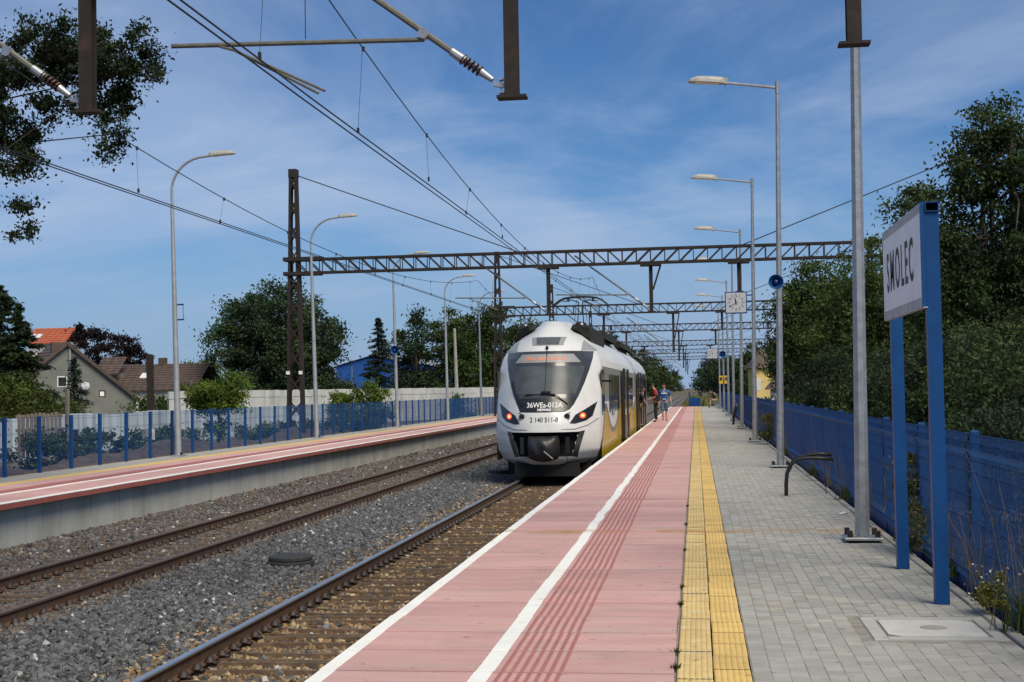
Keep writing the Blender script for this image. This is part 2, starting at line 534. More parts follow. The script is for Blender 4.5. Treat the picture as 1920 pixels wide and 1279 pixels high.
def sleeper_mesh(sgn):
    k = MB()
    # a steel beam with the gentle double bend of a forked sleeper
    pts = [(-1.15, .0), (-.95, .0), (-.62, .02 * sgn), (-.40, .10 * sgn), (.40, .10 * sgn), (.62, .02 * sgn), (.95, 0), (1.15, 0)]
    n = len(pts)
    w, h = .026, .045
    vs = [(x, y + s * w, z) for (x, y) in pts for (s, z) in ((-1, -h), (1, -h), (1, 0), (-1, 0))]
    fs = [(i * 4 + a, i * 4 + (a + 1) % 4, i * 4 + 4 + (a + 1) % 4, i * 4 + 4 + a) for i in range(n - 1) for a in range(4)]
    fs += [(3, 2, 1, 0), tuple(4 * (n - 1) + a for a in range(4))]
    k.add(vs, fs)
    return k.mesh('sleeper', 'sleeper')
SL = [sleeper_mesh(1), sleeper_mesh(-1)]
PITCH_S = 0.33
def track(xc, g, headmat, clip_rails, sz):
    t = empty('railway_track', (xc, 0, 0), kind='structure')
    rail_me = rail_mesh(-5, 420, 'rust_rail', 'rail')
    head_me = railhead_mesh(-5, 420, headmat, 'rail_head')
    for s in (-1, 1):
        r = obj('rail', rail_me, t, (s * g / 2, 0, RAIL_Z - .17))
        obj('rail_head', head_me, r, (0, 0, .149))
    n = 0
    y = 8.0
    i = 0
    rest = MB()
    while y < 90:
        if y < 62:
            obj('sleeper', SL[(i // 2) % 2], t, (0, y, sz + random.uniform(-.006, .006)))
        else:
            rest.box(-1.1, 1.1, y - .026, y + .026, sz - .04, sz)
        i += 1
        y += PITCH_S
    o = rest.build('distant_sleepers', 'sleeper', t)
    o['kind'] = 'stuff'
    for s, ya, yb in clip_rails:
        y = ya
        while y < yb:
            obj('rail_clip', clip_me, t, (s * g / 2 + .085, y, RAIL_Z - .155), (0, 0, random.uniform(-.2, .2)))
            y += PITCH_S
    rest = MB()
    for s in (-1, 1):
        for side in (-1, 1):
            y = 8.0
            while y < 85:
                seen = side == 1 and any(q == s and ya - .2 < y < yb for q, ya, yb in clip_rails)
                if not seen:
                    rest.lathe([(.058, 0), (.050, .020), (.030, .056)], (s * g / 2 + side * .085, y, RAIL_Z - .155), n=6)
                y += PITCH_S
    o = rest.build('far_clips', 'clip_dark', t, True)
    o['kind'] = 'stuff'
    return t
NEAR_X, FAR_X, GA = -3.97, -8.55, 1.52
track(NEAR_X, GA, 'rail_bright', [(-1, 8.0, 48)], RAIL_Z - .168)
track(FAR_X, GA, 'rail_dull', [(-1, 16, 46), (1, 12, 44)], RAIL_Z - .166)

# the crushed stone between and beside the rails
def stones():
    parts = []
    for (ya, yb, dens, s0, s1) in ((8.5, 20, 620, .018, .040), (20, 32, 430, .021, .044), (32, 48, 250, .027, .052), (48, 80, 90, .04, .07)):
        area = (yb - ya) * 8.6
        n = int(area * dens)
        x = RNG.uniform(-11.35, -2.75, n)
        y = RNG.uniform(ya, yb, n)
        keep = (x > -0.56 * y - 0.6)
        for rx in (NEAR_X - GA / 2, NEAR_X + GA / 2, FAR_X - GA / 2, FAR_X + GA / 2):
            keep &= np.abs(x - rx) > .10
        inn = np.abs(x - NEAR_X) < 0.62
        keep &= ~(inn & (RNG.random(n) < .42))
        x, y = x[keep], y[keep]
        parts.append((x, y, RNG.uniform(s0, s1, len(x))))
    x = np.concatenate([p[0] for p in parts])
    y = np.concatenate([p[1] for p in parts])
    s = np.concatenate([p[2] for p in parts])
    n = len(x)
    z = BZ - .012 + RNG.normal(0, .011, n)
    z += .05 * np.exp(-((x + 6.2) / 1.2) ** 2)                     # crown between the tracks
    z += .10 * np.clip((-x - 10.2) / 1.0, 0, 1)                    # heaped against the far platform wall
    z -= .028 * (np.abs(x - NEAR_X) < 0.66)
    z -= .012 * (np.abs(x - FAR_X) < 0.66)
    cube = np.array([(-1, -1, -1), (1, -1, -1), (1, 1, -1), (-1, 1, -1), (-1, -1, 1), (1, -1, 1), (1, 1, 1), (-1, 1, 1)], float)
    V = cube[None] * RNG.uniform(.45, 1.0, (n, 8, 3))
    V *= (s[:, None] * RNG.uniform(.65, 1.25, (n, 3)))[:, None, :]
    V[:, :, 2] *= .8
    q = RNG.normal(size=(n, 4))
    q /= np.linalg.norm(q, axis=1)[:, None]
    w_, a, b_, c = q.T
    R = np.stack([np.stack([1 - 2 * (b_ * b_ + c * c), 2 * (a * b_ - c * w_), 2 * (a * c + b_ * w_)], -1),
                  np.stack([2 * (a * b_ + c * w_), 1 - 2 * (a * a + c * c), 2 * (b_ * c - a * w_)], -1),
                  np.stack([2 * (a * c - b_ * w_), 2 * (b_ * c + a * w_), 1 - 2 * (a * a + b_ * b_)], -1)], 1)
    V = np.einsum('nij,nkj->nki', R, V) + np.stack([x, y, z], -1)[:, None, :]
    F0 = np.array([(3, 2, 1, 0), (4, 5, 6, 7), (0, 1, 5, 4), (1, 2, 6, 5), (2, 3, 7, 6), (3, 0, 4, 7)])
    F = (F0[None] + (np.arange(n) * 8)[:, None, None]).reshape(-1, 4)
    # grey basalt; rusty brown and ochre stones next to and between the rails of the used track
    grey = np.array([.082, .084, .088])[None] * RNG.uniform(.45, 1.9, n)[:, None]
    brown = np.array([.155, .098, .048])[None] * RNG.uniform(.4, 1.9, n)[:, None]
    ochre = np.array([.36, .28, .16])[None] * RNG.uniform(.6, 1.3, n)[:, None]
    dusty = np.array([.125, .098, .075])[None] * RNG.uniform(.6, 1.5, n)[:, None]
    p_b = np.clip(1 - np.abs(x - (NEAR_X - .1)) / 1.55, 0, 1) ** 0.7
    p_b = np.where(np.abs(x - NEAR_X) < .76, .92, p_b * .85)
    u = RNG.random(n)
    col = np.where((u < p_b)[:, None], brown, grey)
    col = np.where(((u < p_b) & (RNG.random(n) < .24))[:, None], ochre, col)
    col = np.where(((np.abs(x - FAR_X) < 1.2) & (RNG.random(n) < .5))[:, None], dusty, col)
    col = np.where(((x < -9.9) & (RNG.random(n) < .45))[:, None], dusty * .9, col)
    col = np.where((RNG.random(n) < .018)[:, None], np.array([.42, .41, .38])[None], col)
    me = np_mesh('ballast_stones', V.reshape(-1, 3), F, 'stone', np.repeat(col, 8, axis=0))
    o = obj('ballast_stones', me)
    tag(o, 'grey and rusty crushed stone filling the space between both tracks', 'gravel', kind='stuff')
stones()

# ------------------------------------------------------------------ platform at the right
END_Y = 121.0
SLAB = 0.652
pb = MB()
pb.box(-2.02, 2.16, -4, END_Y, -1.0, -0.06)
plat = tag(pb.build('platform', 'joint_dark'), kind='structure')
def ribs_mesh(x0, pitch, w, n, ln, z):
    k = MB()
    for i in range(n):
        a = x0 + i * pitch
        k.box(a, a + w, .004, ln - .004, z - .01, z + .005, .004)
    return k.mesh('tactile_ribs', 'rib_red')
slab_me = MB().box(-2.31, -.168, 0, SLAB - .019, -.10, 0).mesh('slab', 'pink')
joint_me = MB().box(-2.30, -.17, SLAB - .020, SLAB + .001, -.05, -.0025).mesh('joint_dirt_shade', 'slab_joint')  # dark strip between slabs: dirt, with the joint's shadow put into its colour
rib_me = ribs_mesh(-1.205, .0585, .027, 7, SLAB - .019, 0)
edge_me = MB().box(-2.313, -2.215, 0, SLAB - .009, -.02, .004, .002).mesh('edge_line', 'white_line')
line_me = MB().box(-1.352, -1.242, 0, SLAB - .008, -.01, .004, .002).mesh('safety_line', 'white_line')
y = 5.0 + .36
PINK_END = 46.0
while y < PINK_END:
    s = obj('slab', slab_me, plat, (random.uniform(-.004, .004), y, random.uniform(-.002, .002)))
    obj('tactile_ribs', rib_me, s, (random.uniform(-.004, .004), 0, 0))
    obj('edge_line', edge_me, s)
    obj('joint_dirt_shade', joint_me, s)
    obj('safety_line', line_me, s, (random.uniform(-.009, .009), 0, 0))
    y += SLAB
y_rest = y
far = MB()
while y < END_Y - .7:
    far.box(-2.31, -.172, y, y + SLAB - .006, -.10, 0)
    y += SLAB
far.build('far_slabs', 'pink', plat)['kind'] = 'stuff'
far = MB()
far.box(-2.313, -2.215, y_rest, END_Y - .5, -.02, .005)
far.box(-1.352, -1.242, y_rest, END_Y - .5, -.01, .005)
far.build('far_lines', 'white_line', plat)['kind'] = 'stuff'
far = MB()
for i in range(7):
    far.box(-1.205 + i * .0585, -1.205 + i * .0585 + .027, y_rest, END_Y - .5, -.01, .005)
far.build('far_ribs', 'rib_red', plat)['kind'] = 'stuff'
# ribbed yellow tiles
def ribbed(x0, x1, ln, m, nr=6):
    k = MB()
    nx = nr * 6
    pr = []
    for i in range(nx + 1):
        u = i / nx
        pr.append((x0 + (x1 - x0) * u, -.004 + .006 * math.sqrt(abs(math.sin(PI * u * nr)))))
    vs = [(x, yy, z) for yy in (.003, ln - .003) for x, z in pr]
    n = nx + 1
    fs = [(i, i + 1, i + 1 + n, i + n) for i in range(nx)]
    k.add(vs, fs)
    k.add([(x0, .003, -.004), (x1, .003, -.004), (x1, .003, -.05), (x0, .003, -.05)], [(0, 1, 2, 3)])
    k.add([(x0, .003, -.05), (x0, ln - .003, -.05), (x0, ln - .003, -.004), (x0, .003, -.004)], [(0, 1, 2, 3)])
    return k.mesh('tactile_tile', m)
TA = ribbed(-.146, .062, .40, 'tile_pale')
TB = ribbed(.070, .284, .40, 'tile_yellow')
for me, off in ((TA, .13), (TB, 0)):
    y = 6.9 + off
    while y < 47:
        obj('tactile_tile', me, plat, (random.uniform(-.003, .003), y, random.uniform(-.003, .001)))
        y += .403
for a, c, m in ((-.132, .062, 'tile_pale'), (.070, .284, 'tile_yellow')):
    k = MB()
    for i in range(6):
        u = (c - a) / 6
        k.box(a + i * u + .004, a + (i + 1) * u - .004, 47.2, END_Y - .5, -.05, 0)
    k.build('far_tiles', m, plat)['kind'] = 'stuff'
# grey pavers: columns along the platform
PX0, PCW, PRL, NC = .296, .1068, .1225, 16
MH = (1.13, 1.99, 9.10, 9.97)                  # manhole frame
def in_mh(xa, xb, ya, yb):
    return xb > MH[0] + .01 and xa < MH[1] - .01 and yb > MH[2] + .01 and ya < MH[3] - .01
def paver_box():
    k = MB()
    x, y, bx, by, d = .0526, .0572, .0015, .0012, .004
    k.add([(-x, -y, -.05), (x, -y, -.05), (x, y, -.05), (-x, y, -.05), (-x, -y, -d), (x, -y, -d), (x, y, -d), (-x, y, -d), (-x + bx, -y + by, 0), (x - bx, -y + by, 0), (x - bx, y - by, 0), (-x + bx, y - by, 0)],
          [(0, 1, 5, 4), (1, 2, 6, 5), (2, 3, 7, 6), (3, 0, 4, 7), (4, 5, 9, 8), (5, 6, 10, 9), (6, 7, 11, 10), (7, 4, 8, 11), (8, 9, 10, 11)])
    return k
paver_me = paver_box().mesh('paver', 'paver_one')
n_single = 0
Vp, Fp, Tp = [], [], []
base_t = np.array([.345, .335, .30])
for c in range(NC):
    off = random.uniform(0, PRL)
    y = 7.2 + off
    xa = PX0 + c * PCW
    while y < 62:
        if not in_mh(xa, xa + PCW, y, y + PRL):
            if y < 9.42:
                obj('paver', paver_me, plat, (xa + PCW / 2, y + PRL / 2, -.004 + random.uniform(-.002, .002)), (random.uniform(-.01, .01), random.uniform(-.012, .012), random.uniform(-.01, .01)))
                n_single += 1
            else:
                z = -.004 + random.uniform(-.002, .002)
                dz1, dz2 = random.uniform(-.001, .001), random.uniform(-.001, .001)
                x0, x1, y0, y1, bv = xa + .0012, xa + PCW - .0012, y + .0036, y + PRL - .0036, .0015
                k = len(Vp)
                Vp += [(x0, y0, z - .012), (x1, y0, z - .012), (x1, y1, z - .012), (x0, y1, z - .012),
                       (x0 + bv, y0 + .0012, z + dz1), (x1 - bv, y0 + .0012, z + dz2), (x1 - bv, y1 - .0012, z - dz1), (x0 + bv, y1 - .0012, z - dz2)]
                Fp += [(k + 4, k + 5, k + 6, k + 7), (k, k + 1, k + 5, k + 4), (k + 1, k + 2, k + 6, k + 5), (k + 2, k + 3, k + 7, k + 6), (k + 3, k, k + 4, k + 7)]
                v = random.gauss(1, .075)
                w = random.uniform(-.012, .012)
                Tp += [base_t * v + np.array([w, 0, -w])] * 8
        y += PRL
o = obj('far_pavers', np_mesh('far_pavers', np.array(Vp), np.array(Fp), 'paver', np.array(Tp)), plat)
o['kind'] = 'stuff'
MB().box(-.168, -.125, 6.5, END_Y - 1, -.059, -.022).build('joint_fill', 'joint', plat)
jb = MB().box(.290, 2.01, 6.5, 62, -.05, -.0072)
jb.build('joint_bed', 'joint', plat)
k = MB().box(.296, 2.005, 62, END_Y - .5, -.05, -.004)
k.build('far_paving', 'paver_one', plat)
# kerb stones along the fence
kerb_me = MB().box(2.022, 2.105, 0, .992, -.10, .004, .008).mesh('kerb_stone', 'kerb')
y = 6.6
while y < 60:
    obj('kerb_stone', kerb_me, plat, (random.uniform(-.006, .006), y, random.uniform(-.004, .004)))
    y += 1.0
MB().box(2.022, 2.105, 60.2, END_Y - .5, -.1, 0).build('far_kerb', 'kerb', plat)['kind'] = 'stuff'
# concrete manhole with an inset cover
mh = empty('manhole', ((MH[0] + MH[1]) / 2, (MH[2] + MH[3]) / 2, 0), label='square concrete manhole with round dark centre mark set in the grey paving', cat='manhole')
fx, fy = (MH[1] - MH[0]) / 2, (MH[3] - MH[2]) / 2
cx0, cx1, cy0, cy1 = -.315, .325, -.315, .315
k = MB()
k.box(-fx, cx0 - .020, -fy, fy, -.05, .002, .004)
k.box(cx1 + .020, fx, -fy, fy, -.05, .002, .004)
k.box(cx0 - .0199, cx1 + .0199, -fy, cy0 - .024, -.05, .0019)
k.box(cx0 - .0199, cx1 + .0199, cy1 + .016, fy, -.05, .0019)
k.build('frame', 'concrete_pale', mh)
MB().box(cx0 - .03, cx1 + .03, cy0 - .03, cy1 + .03, -.049, -.03).build('shadow_gap', 'gap_black', mh)
k = MB()
ch = .07
p = [(cx0 + ch, cy0), (cx1 - ch * .3, cy0), (cx1, cy0 + ch * .3), (cx1, cy1 - ch), (cx1 - ch, cy1), (cx0 + ch * .4, cy1), (cx0, cy1 - ch * .4), (cx0, cy0 + ch)]
n = len(p)
k.add([(x, yy, -.03) for x, yy in p] + [(x, yy, .003) for x, yy in p], [(i, (i + 1) % n, (i + 1) % n + n, i + n) for i in range(n)] + [tuple(range(n, 2 * n))])
cov = k.build('cover', 'cover_pale', mh)
MB().lathe([(.095, .0), (.09, .0035)], (0.02, 0, .0025), n=20).build('centre_mark', 'kerb', cov)

# ------------------------------------------------------------------ platform at the left
LX = -11.12
pb = MB()
pb.box(-14.98, LX - .34, 8, 112, -1.0, -.06)
platl = tag(pb.build('platform', 'joint_dark'), kind='structure')
wall_me = MB().box(LX - .335, LX - .23, .009, .611, -1.02, -.10).mesh('wall_panel', 'wall_panel')
y = 14.0
while y < 66:
    obj('wall_panel', wall_me, platl, (random.uniform(-.004, .004), y, 0))
    y += .62
MB().box(LX - .335, LX - .23, y, 112, -1.02, -.10).build('far_wall', 'wall_panel', platl)
slab2 = MB().box(LX - 2.35, LX, 0, 1.29, -.095, 0, .004).mesh('slab', 'pink')
face2 = MB().box(LX - .02, LX + .003, 0, 1.29, -.096, -.003).mesh('slab_edge', 'slab_red')
dark2 = MB().box(LX - 2.05, LX - 1.45, 0, 1.285, -.01, .004).mesh('tactile_band', 'rib_red')
edge2 = MB().box(LX - .15, LX + .004, 0, 1.295, -.006, .005).mesh('edge_line', 'white_line')
line2 = MB().box(LX - 1.18, LX - 1.05, 0, 1.295, -.01, .005).mesh('safety_line', 'white_line')
band2 = MB()
for i in range(7):
    band2.box(LX - 1.66 + i * .06, LX - 1.66 + i * .06 + .034, 0, 1.29, -.01, .005)
band2 = band2.mesh('tactile_ribs', 'rib_red')
y = 14.0
while y < 111:
    s = obj('slab', slab2, platl, (random.uniform(-.006, .006), y, random.uniform(-.002, .002)))
    for nm, me in (('slab_edge', face2), ('tactile_ribs', band2), ('edge_line', edge2), ('safety_line', line2)):
        obj(nm, me, s)
    y += 1.30
MB().box(LX - 2.78, LX - 2.36, 12, 112, -.05, -.001).build('tactile_strip', 'tile_yellow', platl)
MB().box(-14.98, LX - 2.79, 12, 112, -.05, -.003).build('paving', 'paver_one', platl)

# ------------------------------------------------------------------ fences
def fence_panel_mesh(ln, h, sp, folds, r, name, hz):
    k = MB()
    zs = [.06]
    prof = []
    for fz in folds:
        zs += [fz - .05, fz, fz + .05]
    zs.append(h)
    zs = sorted(set(zs))
    off = lambda z: -.035 if z in folds else 0.0
    n = int(ln / sp)
    for i in range(1, n):
        yy = i * ln / n
        k.tube([(off(z), yy, z) for z in zs], r, 3, False)
    for z in hz:
        k.tube([(0.004, 0, z), (0.004, ln, z)], r * 1.25, 4, False)
    for fz in folds:
        k.tube([(-.033, 0, fz), (-.033, ln, fz)], r * 1.25, 4, False)
    return k.mesh(name, 'blue_wire')
def fence(x, y0, n, ln, h, post, label, folds, hz, sp, r):
    f = empty('wire_fence', (x, y0, 0), label=label, cat='fence')
    pm = fence_panel_mesh(ln, h, sp, folds, r, 'wire_panel', hz)
    k = MB()
    k.box(-.03, .03, -post / 2, post / 2, -.15, h + .02, .006)
    po = k.mesh('post', 'blue_paint')
    for i in range(n + 1):
        obj('post', po, f, (0, i * ln, 0), (random.uniform(-.006, .006), random.uniform(-.01, .01), 0))
        if i < n:
            obj('wire_panel', pm, f, (-.036, i * ln, 0))
    return f
fr = fence(2.235, 6.3, 45, 2.52, 1.27, .085, 'dark blue wire mesh fence along the near platform beside the station sign', (.16, 1.14), (.06, .36, .56, .76, .96, 1.06, 1.20, 1.265), .046, .0042)
MB().box(-.02, .02, 0, 113, -.12, .05).build('base_plate', 'blue_paint', fr)
fence(-14.9, 21.0, 58, 1.56, 1.27, .10, 'blue wire mesh fence with open panels along the far platform', (.62,), (.06, .33, .36, .90, .93, 1.2, 1.265), .05, .0036)

# ------------------------------------------------------------------ lamps on the near platform (straight arm)
def head_mesh(name, m, L=.80, w=.15, h0=.07, h1=.17):
    k = MB()
    secs = [(0, .06, .07, .0), (.06, .075, .13, .0), (.10, .11, .14, 0), (.35, w * .95, h1 - .02, -.005), (.60, w, h1 - .03, -.01), (.74, w * .75, .08, -.01), (L, .05, .02, -.012)]
    n = 10
    for (x, ww, hh, z) in secs:
        for i in range(n):
            t = PI * i / (n - 1)
            k.v.append((-x, ww * math.cos(t), z + hh * math.sin(t) ** .8 - .02))
    for i in range(len(secs) - 1):
        for j in range(n):
            a, b2 = i * n + j, i * n + (j + 1) % n
            k.f.append((a, b2, b2 + n, a + n))
    k.f.append(tuple(range(n)))
    k.f.append(tuple((len(secs) - 1) * n + j for j in reversed(range(n))))
    return k.mesh(name, m)
PH = 8.0
pole_me = MB().tube([(0, 0, .055), (0, 0, PH)], [.080, .043], 8).mesh('pole', 'galv')
plate = MB().box(-.20, .20, -.20, .20, .022, .052, .012)
plate_me = plate.mesh('base_plate', 'galv')
plate_gap_me = MB().box(-.16, .16, -.16, .16, -.01, .022).mesh('plate_gap', 'gap_black')  # black block filling the gap under the raised base plate
cap_me = MB().box(-.026, .026, -.026, .026, .052, .125, .006).mesh('bolt_cap', 'black_cap')
nut_me = MB().lathe([(.03, .052), (.03, .072), (.015, .08)], n=6).mesh('bolt_nut', 'galv')
arm_me = MB().tube([(0, 0, PH - .08), (-1.06, 0, PH + .06)], [.030, .028], 8).tube([(0, 0, PH - .2), (0, 0, PH + .05)], .052, 8).mesh('arm', 'galv')
hd_me = head_mesh('lamp_head', 'lamp_head')
gl_me = MB().box(-.66, -.14, -.10, .10, -.035, -.021).mesh('lamp_glass', 'lamp_glass')
clampb = MB().box(-.06, .03, -.06, .06, -.03, .10).box(-.035, -.025, -.03, -.02, -.09, -.03).box(-.005, .005, .02, .03, -.09, -.03).mesh('clamp', 'lamp_head')
RL = [(1.74, 14.82), (1.70, 28.20), (1.74, 41.2), (1.80, 54.5), (1.84, 67.6), (1.90, 80.5), (1.90, 93.3), (1.86, 106.5)]
LBL = ['nearest grey steel lamp post on the paving, its top cut off by the frame', 'grey lamp post with the large blue horn loudspeaker on it',
       'grey lamp post that carries the larger square station clock', 'fourth grey lamp post from the station sign along the near platform',
       'fifth grey lamp post along the near platform, past the larger clock', 'sixth grey lamp post along the near platform',
       'seventh grey lamp post along the near platform, by the yellow boards', 'farthest grey lamp post on the near platform, by the small clock']
def right_lamp(i, x, y):
    t = empty('street_lamp', (x, y, 0), label=LBL[i], cat='street lamp', group='straight-armed lamps on the near platform')
    t.rotation_euler = (0, (.012, .016, .012, .013, .01, .004, .003, 0)[i], 0)
    obj('pole', pole_me, t)
    pl = obj('base_plate', plate_me, t)
    obj('plate_gap', plate_gap_me, pl)
    for sx in (-1, 1):
        for sy in (-1, 1):
            if i < 3 or sy < 0:
                obj('bolt_cap' if (sx, sy) != (-1, -1) or i else 'bolt_cap', cap_me, pl, (sx * .145, sy * .145, 0))
    if i == 0:
        obj('bolt_nut', nut_me, pl, (-.10, -.155, 0))
    obj('arm', arm_me, t)
    h = obj('lamp_head', hd_me, t, (-1.06, 0, PH + .06), (0, .09, 0))
    obj('lamp_glass', gl_me, h)
    obj('clamp', clampb, h)
    return t
for i, (x, y) in enumerate(RL):
    right_lamp(i, x, y)

# ------------------------------------------------------------------ lamps on the far platform (curved arm)
cv = [(0, 0, 7.1)] + [(1.0 - 1.0 * math.cos(a), 0, 7.55 + .95 * math.sin(a)) for a in [PI / 2 * j / 9 for j in range(10)]] + [(1.15, 0, 8.515)]
lpole_me = MB().tube([(0, 0, .03), (0, 0, 7.15)], [.092, .05], 12).mesh('pole', 'galv_far')
larm_me = MB().tube(cv, .038, 8).mesh('curved_arm', 'galv_far')
lhd = head_mesh('lamp_head', 'lamp_head', L=.80, w=.14, h1=.15)
lplate = MB().box(-.19, .19, -.19, .19, .0, .03).mesh('base_plate', 'galv_far')
LL = [(-14.60, 36.3), (-14.58, 50.2), (-14.60, 64.4), (-14.62, 78.0), (-14.66, 90.8)]
LL_L = ['curved grey lamp post nearest on the far platform, with a small blue bracket', 'curved grey lamp post in front of the tall rusty lattice mast',
        'curved grey lamp post with a blue loudspeaker on the far platform', 'curved grey lamp post next to the concrete pole beyond the blue fence', 'curved grey lamp post nearest the front of the train']
for i, (x, y) in enumerate(LL):
    t = empty('street_lamp', (x, y, 0), label=LL_L[i], cat='street lamp', group='curved lamps on the far platform')
    t.rotation_euler = (0, (-.018, -.020, -.016, -.012, -.010)[i], 0)
    obj('pole', lpole_me, t)
    p_ = obj('base_plate', lplate, t)
    for sx in (-1, 1):
        obj('bolt_cap', cap_me, p_, (sx * .15, -.15, -.02))
    obj('curved_arm', larm_me, t)
    h = obj('lamp_head', lhd, t, (1.12, 0, 8.515), (0, .06, PI))
    obj('lamp_glass', gl_me, h)
    if i == 0:
        MB().bar((.08, 0, 4.30), (.27, 0, 4.30), .04).bar((.08, 0, 3.87), (.27, 0, 3.87), .04).bar((.25, 0, 3.89), (.25, 0, 4.28), .012).build('flag_bracket', 'blue_deep', t)

# ------------------------------------------------------------------ horn loudspeakers
def horn(x, y, z, s, label):
    t = empty('horn_loudspeaker', (x, y, z), label=label, cat='loudspeaker', group='blue horn loudspeakers')
    k = MB()
    prof = [(.05, .22), (.055, .10), (.085, .04), (.135, -.03), (.172, -.07), (.176, -.075), (.166, -.07), (.125, -.02), (.07, .05), (.045, .08)]
    base = 0
    k.lathe([(r * s, h * s) for r, h in prof], n=24, axis='y')
    k.build('horn', 'blue_paint', t, True)
    MB().lathe([(.062 * s, .04 * s), (.06 * s, -.03 * s), (.04 * s, -.06 * s), (.012 * s, -.068 * s)], n=16, axis='y').build('driver_cone', 'blue_deep', t, True)
    MB().bar((.02, .16 * s, 0), (.05, .26 * s, 0), .04).bar((.0, .20 * s, -.03), (-.02, .22 * s, -.34), .012).build('bracket', 'black_cap', t)
    return t
horn(1.68, 27.95, 3.83, .88, 'large blue horn loudspeaker high on the second lamp post')
horn(1.86, 93.1, 3.95, 1.3, 'small blue horn loudspeaker beside the distant clock')
horn(-14.62, 64.1, 3.78, 1.25, 'blue horn loudspeaker on a curved lamp of the far platform')

# ------------------------------------------------------------------ station clocks
def clock(x, y, z, s, label, reach):
    t = empty('station_clock', (x, y, z), label=label, cat='clock', group='square station clocks')
    k = MB().box(-.33 * s, .33 * s, -.06, .06, -.33 * s, .33 * s)
    k.build('case', 'blue_paint', t)
    MB().box(-.30 * s, .30 * s, -.068, -.055, -.30 * s, .30 * s).build('dial', 'dial', t)
    nm = MB()
    for h in range(12):
        a = h * PI / 6
        c_, s_ = math.sin(a), math.cos(a)
        nm.bar((c_ * .25 * s, -.071, s_ * .25 * s), (c_ * .275 * s, -.071, s_ * .275 * s), .012 * s, .004)
    nm.build('hour_marks', 'letter_black', t)
    for h in range(1, 13):
        a = h * PI / 6
        o = obj('numeral', text_mesh(str(h), .085 * s, 'letter_black', 'numeral', .002), t, (math.sin(a) * .205 * s, -.0705, math.cos(a) * .205 * s), (PI / 2, 0, 0))
    def hand(ang, ln, w, nme):
        a = math.radians(ang)
        d = (math.sin(a), math.cos(a))
        MB().bar((-d[0] * .06 * s, -.077, -d[1] * .06 * s), (d[0] * ln * s, -.077, d[1] * ln * s), w * s, .005).build(nme, 'letter_black', t)
    hand(350, .14, .030, 'hour_hand')
    hand(236, .23, .022, 'minute_hand')
    MB().bar((.33 * s, 0, .22 * s), (reach, 0, .22 * s), .035).bar((.33 * s, 0, -.22 * s), (reach, 0, -.22 * s), .035).build('bracket', 'blue_paint', t)
    return t
clock(1.26, 41.1, 4.245, 1.0, 'larger square white clock in a blue frame on the third lamp post', .50)
clock(1.33, 106.3, 4.35, 1.28, 'smaller distant square clock far along the near platform', .50)

# ------------------------------------------------------------------ station name sign
sg = empty('station_sign', (1.825, 11.6, 0), label='white station name board reading SMOLEC on two blue posts', cat='sign')
for yy, dx in ((-1.0, 0), (1.0, .01)):
    k = MB()
    k.box(-.052 + dx, .052 + dx, yy - .04, yy + .04, -.02, 3.0)
    k.build('post', 'blue_paint', sg)
    MB().box(-.0545 + dx, -.052 + dx, yy - .0405, yy + .0405, -.01, 2.26).build('post_edge', 'blue_deep', sg)
k = MB()       # the open-ended top tube
for (a, b2, c_, d) in ((-.052, .052, 3.0015, 3.008), (-.052, .052, 3.070, 3.077), (-.052, -.046, 3.008, 3.070), (.046, .052, 3.008, 3.070)):
    k.box(a, b2, -1.06, 1.06, c_, d)
k.build('top_tube', 'blue_paint', sg)
MB().box(-.045, .045, -.95, .95, 3.009, 3.069).build('tube_inside', 'gap_black', sg)
MB().box(-.085, -.074, -1.03, 1.055, 2.27, 3.075).build('board', 'sign_white', sg)
MB().box(-.088, -.085, -1.03, 1.055, 3.0, 3.074).box(-.088, -.085, -1.03, 1.055, 2.271, 2.345).box(-.086, -.050, -1.06, 1.06, 2.262, 2.2695).build('edge_strip', 'sign_edge', sg)
MB().box(-.090, -.0545, -1.046, -1.032, 2.262, 3.078).build('end_strip', 'blue_paint', sg)
me = text_mesh('SMOLEC', .44, 'letter_black', 'lettering', .007, space=1.36)
o = obj('lettering', me, sg, (-.0875, .08, 2.66), (PI / 2, 0, -PI / 2))
o.scale = (.72, 1.12, 1)

# ------------------------------------------------------------------ bent conduit standing in the paving
def conduit(x, y, s, label):
    t = empty('cable_conduit', (x, y, 0), label=label, cat='conduit', group='bent black conduits rising from the paving')
    pts = [(0, 0, -.05), (.005, 0, .2), (.02, 0, .34), (.07, 0, .47), (.16, 0, .545), (.30, 0, .575), (.48, 0, .575), (.72, 0, .555)]
    MB().tube([(a * s, b2, c_ * s) for a, b2, c_ in pts], .030 * s, 10).build('pipe', 'conduit', t, True)
    MB().tube([(.06 * s, .03, .40 * s), (.12 * s, .03, .55 * s), (.30 * s, .02, .61 * s), (.50 * s, .01, .64 * s), (.70 * s, 0, .625 * s)], .027 * s, 10).build('pipe', 'conduit', t, True)
    MB().tube([(.58 * s, -.02, .62 * s), (.575 * s, -.02, .3), (.60 * s, -.02, .02)], .006, 5).build('loose_wire', 'conduit', t)
    MB().box(-.08, .07, -.06, .05, -.02, .006).build('foot_gap', 'joint', t)
conduit(1.33, 20.85, 1.0, 'bent black double conduit rising from the grey paving beside the fence')
t = empty('cable_conduit', (1.62, 60.5, 0), label='distant short black upright conduit among the far lamp posts', cat='conduit', group='bent black conduits rising from the paving')
MB().tube([(0, 0, 0), (.02, 0, .35), (.12, 0, .75), (.2, 0, .95)], [.05, .07, .08, .05], 8).build('pipe', 'conduit', t, True)
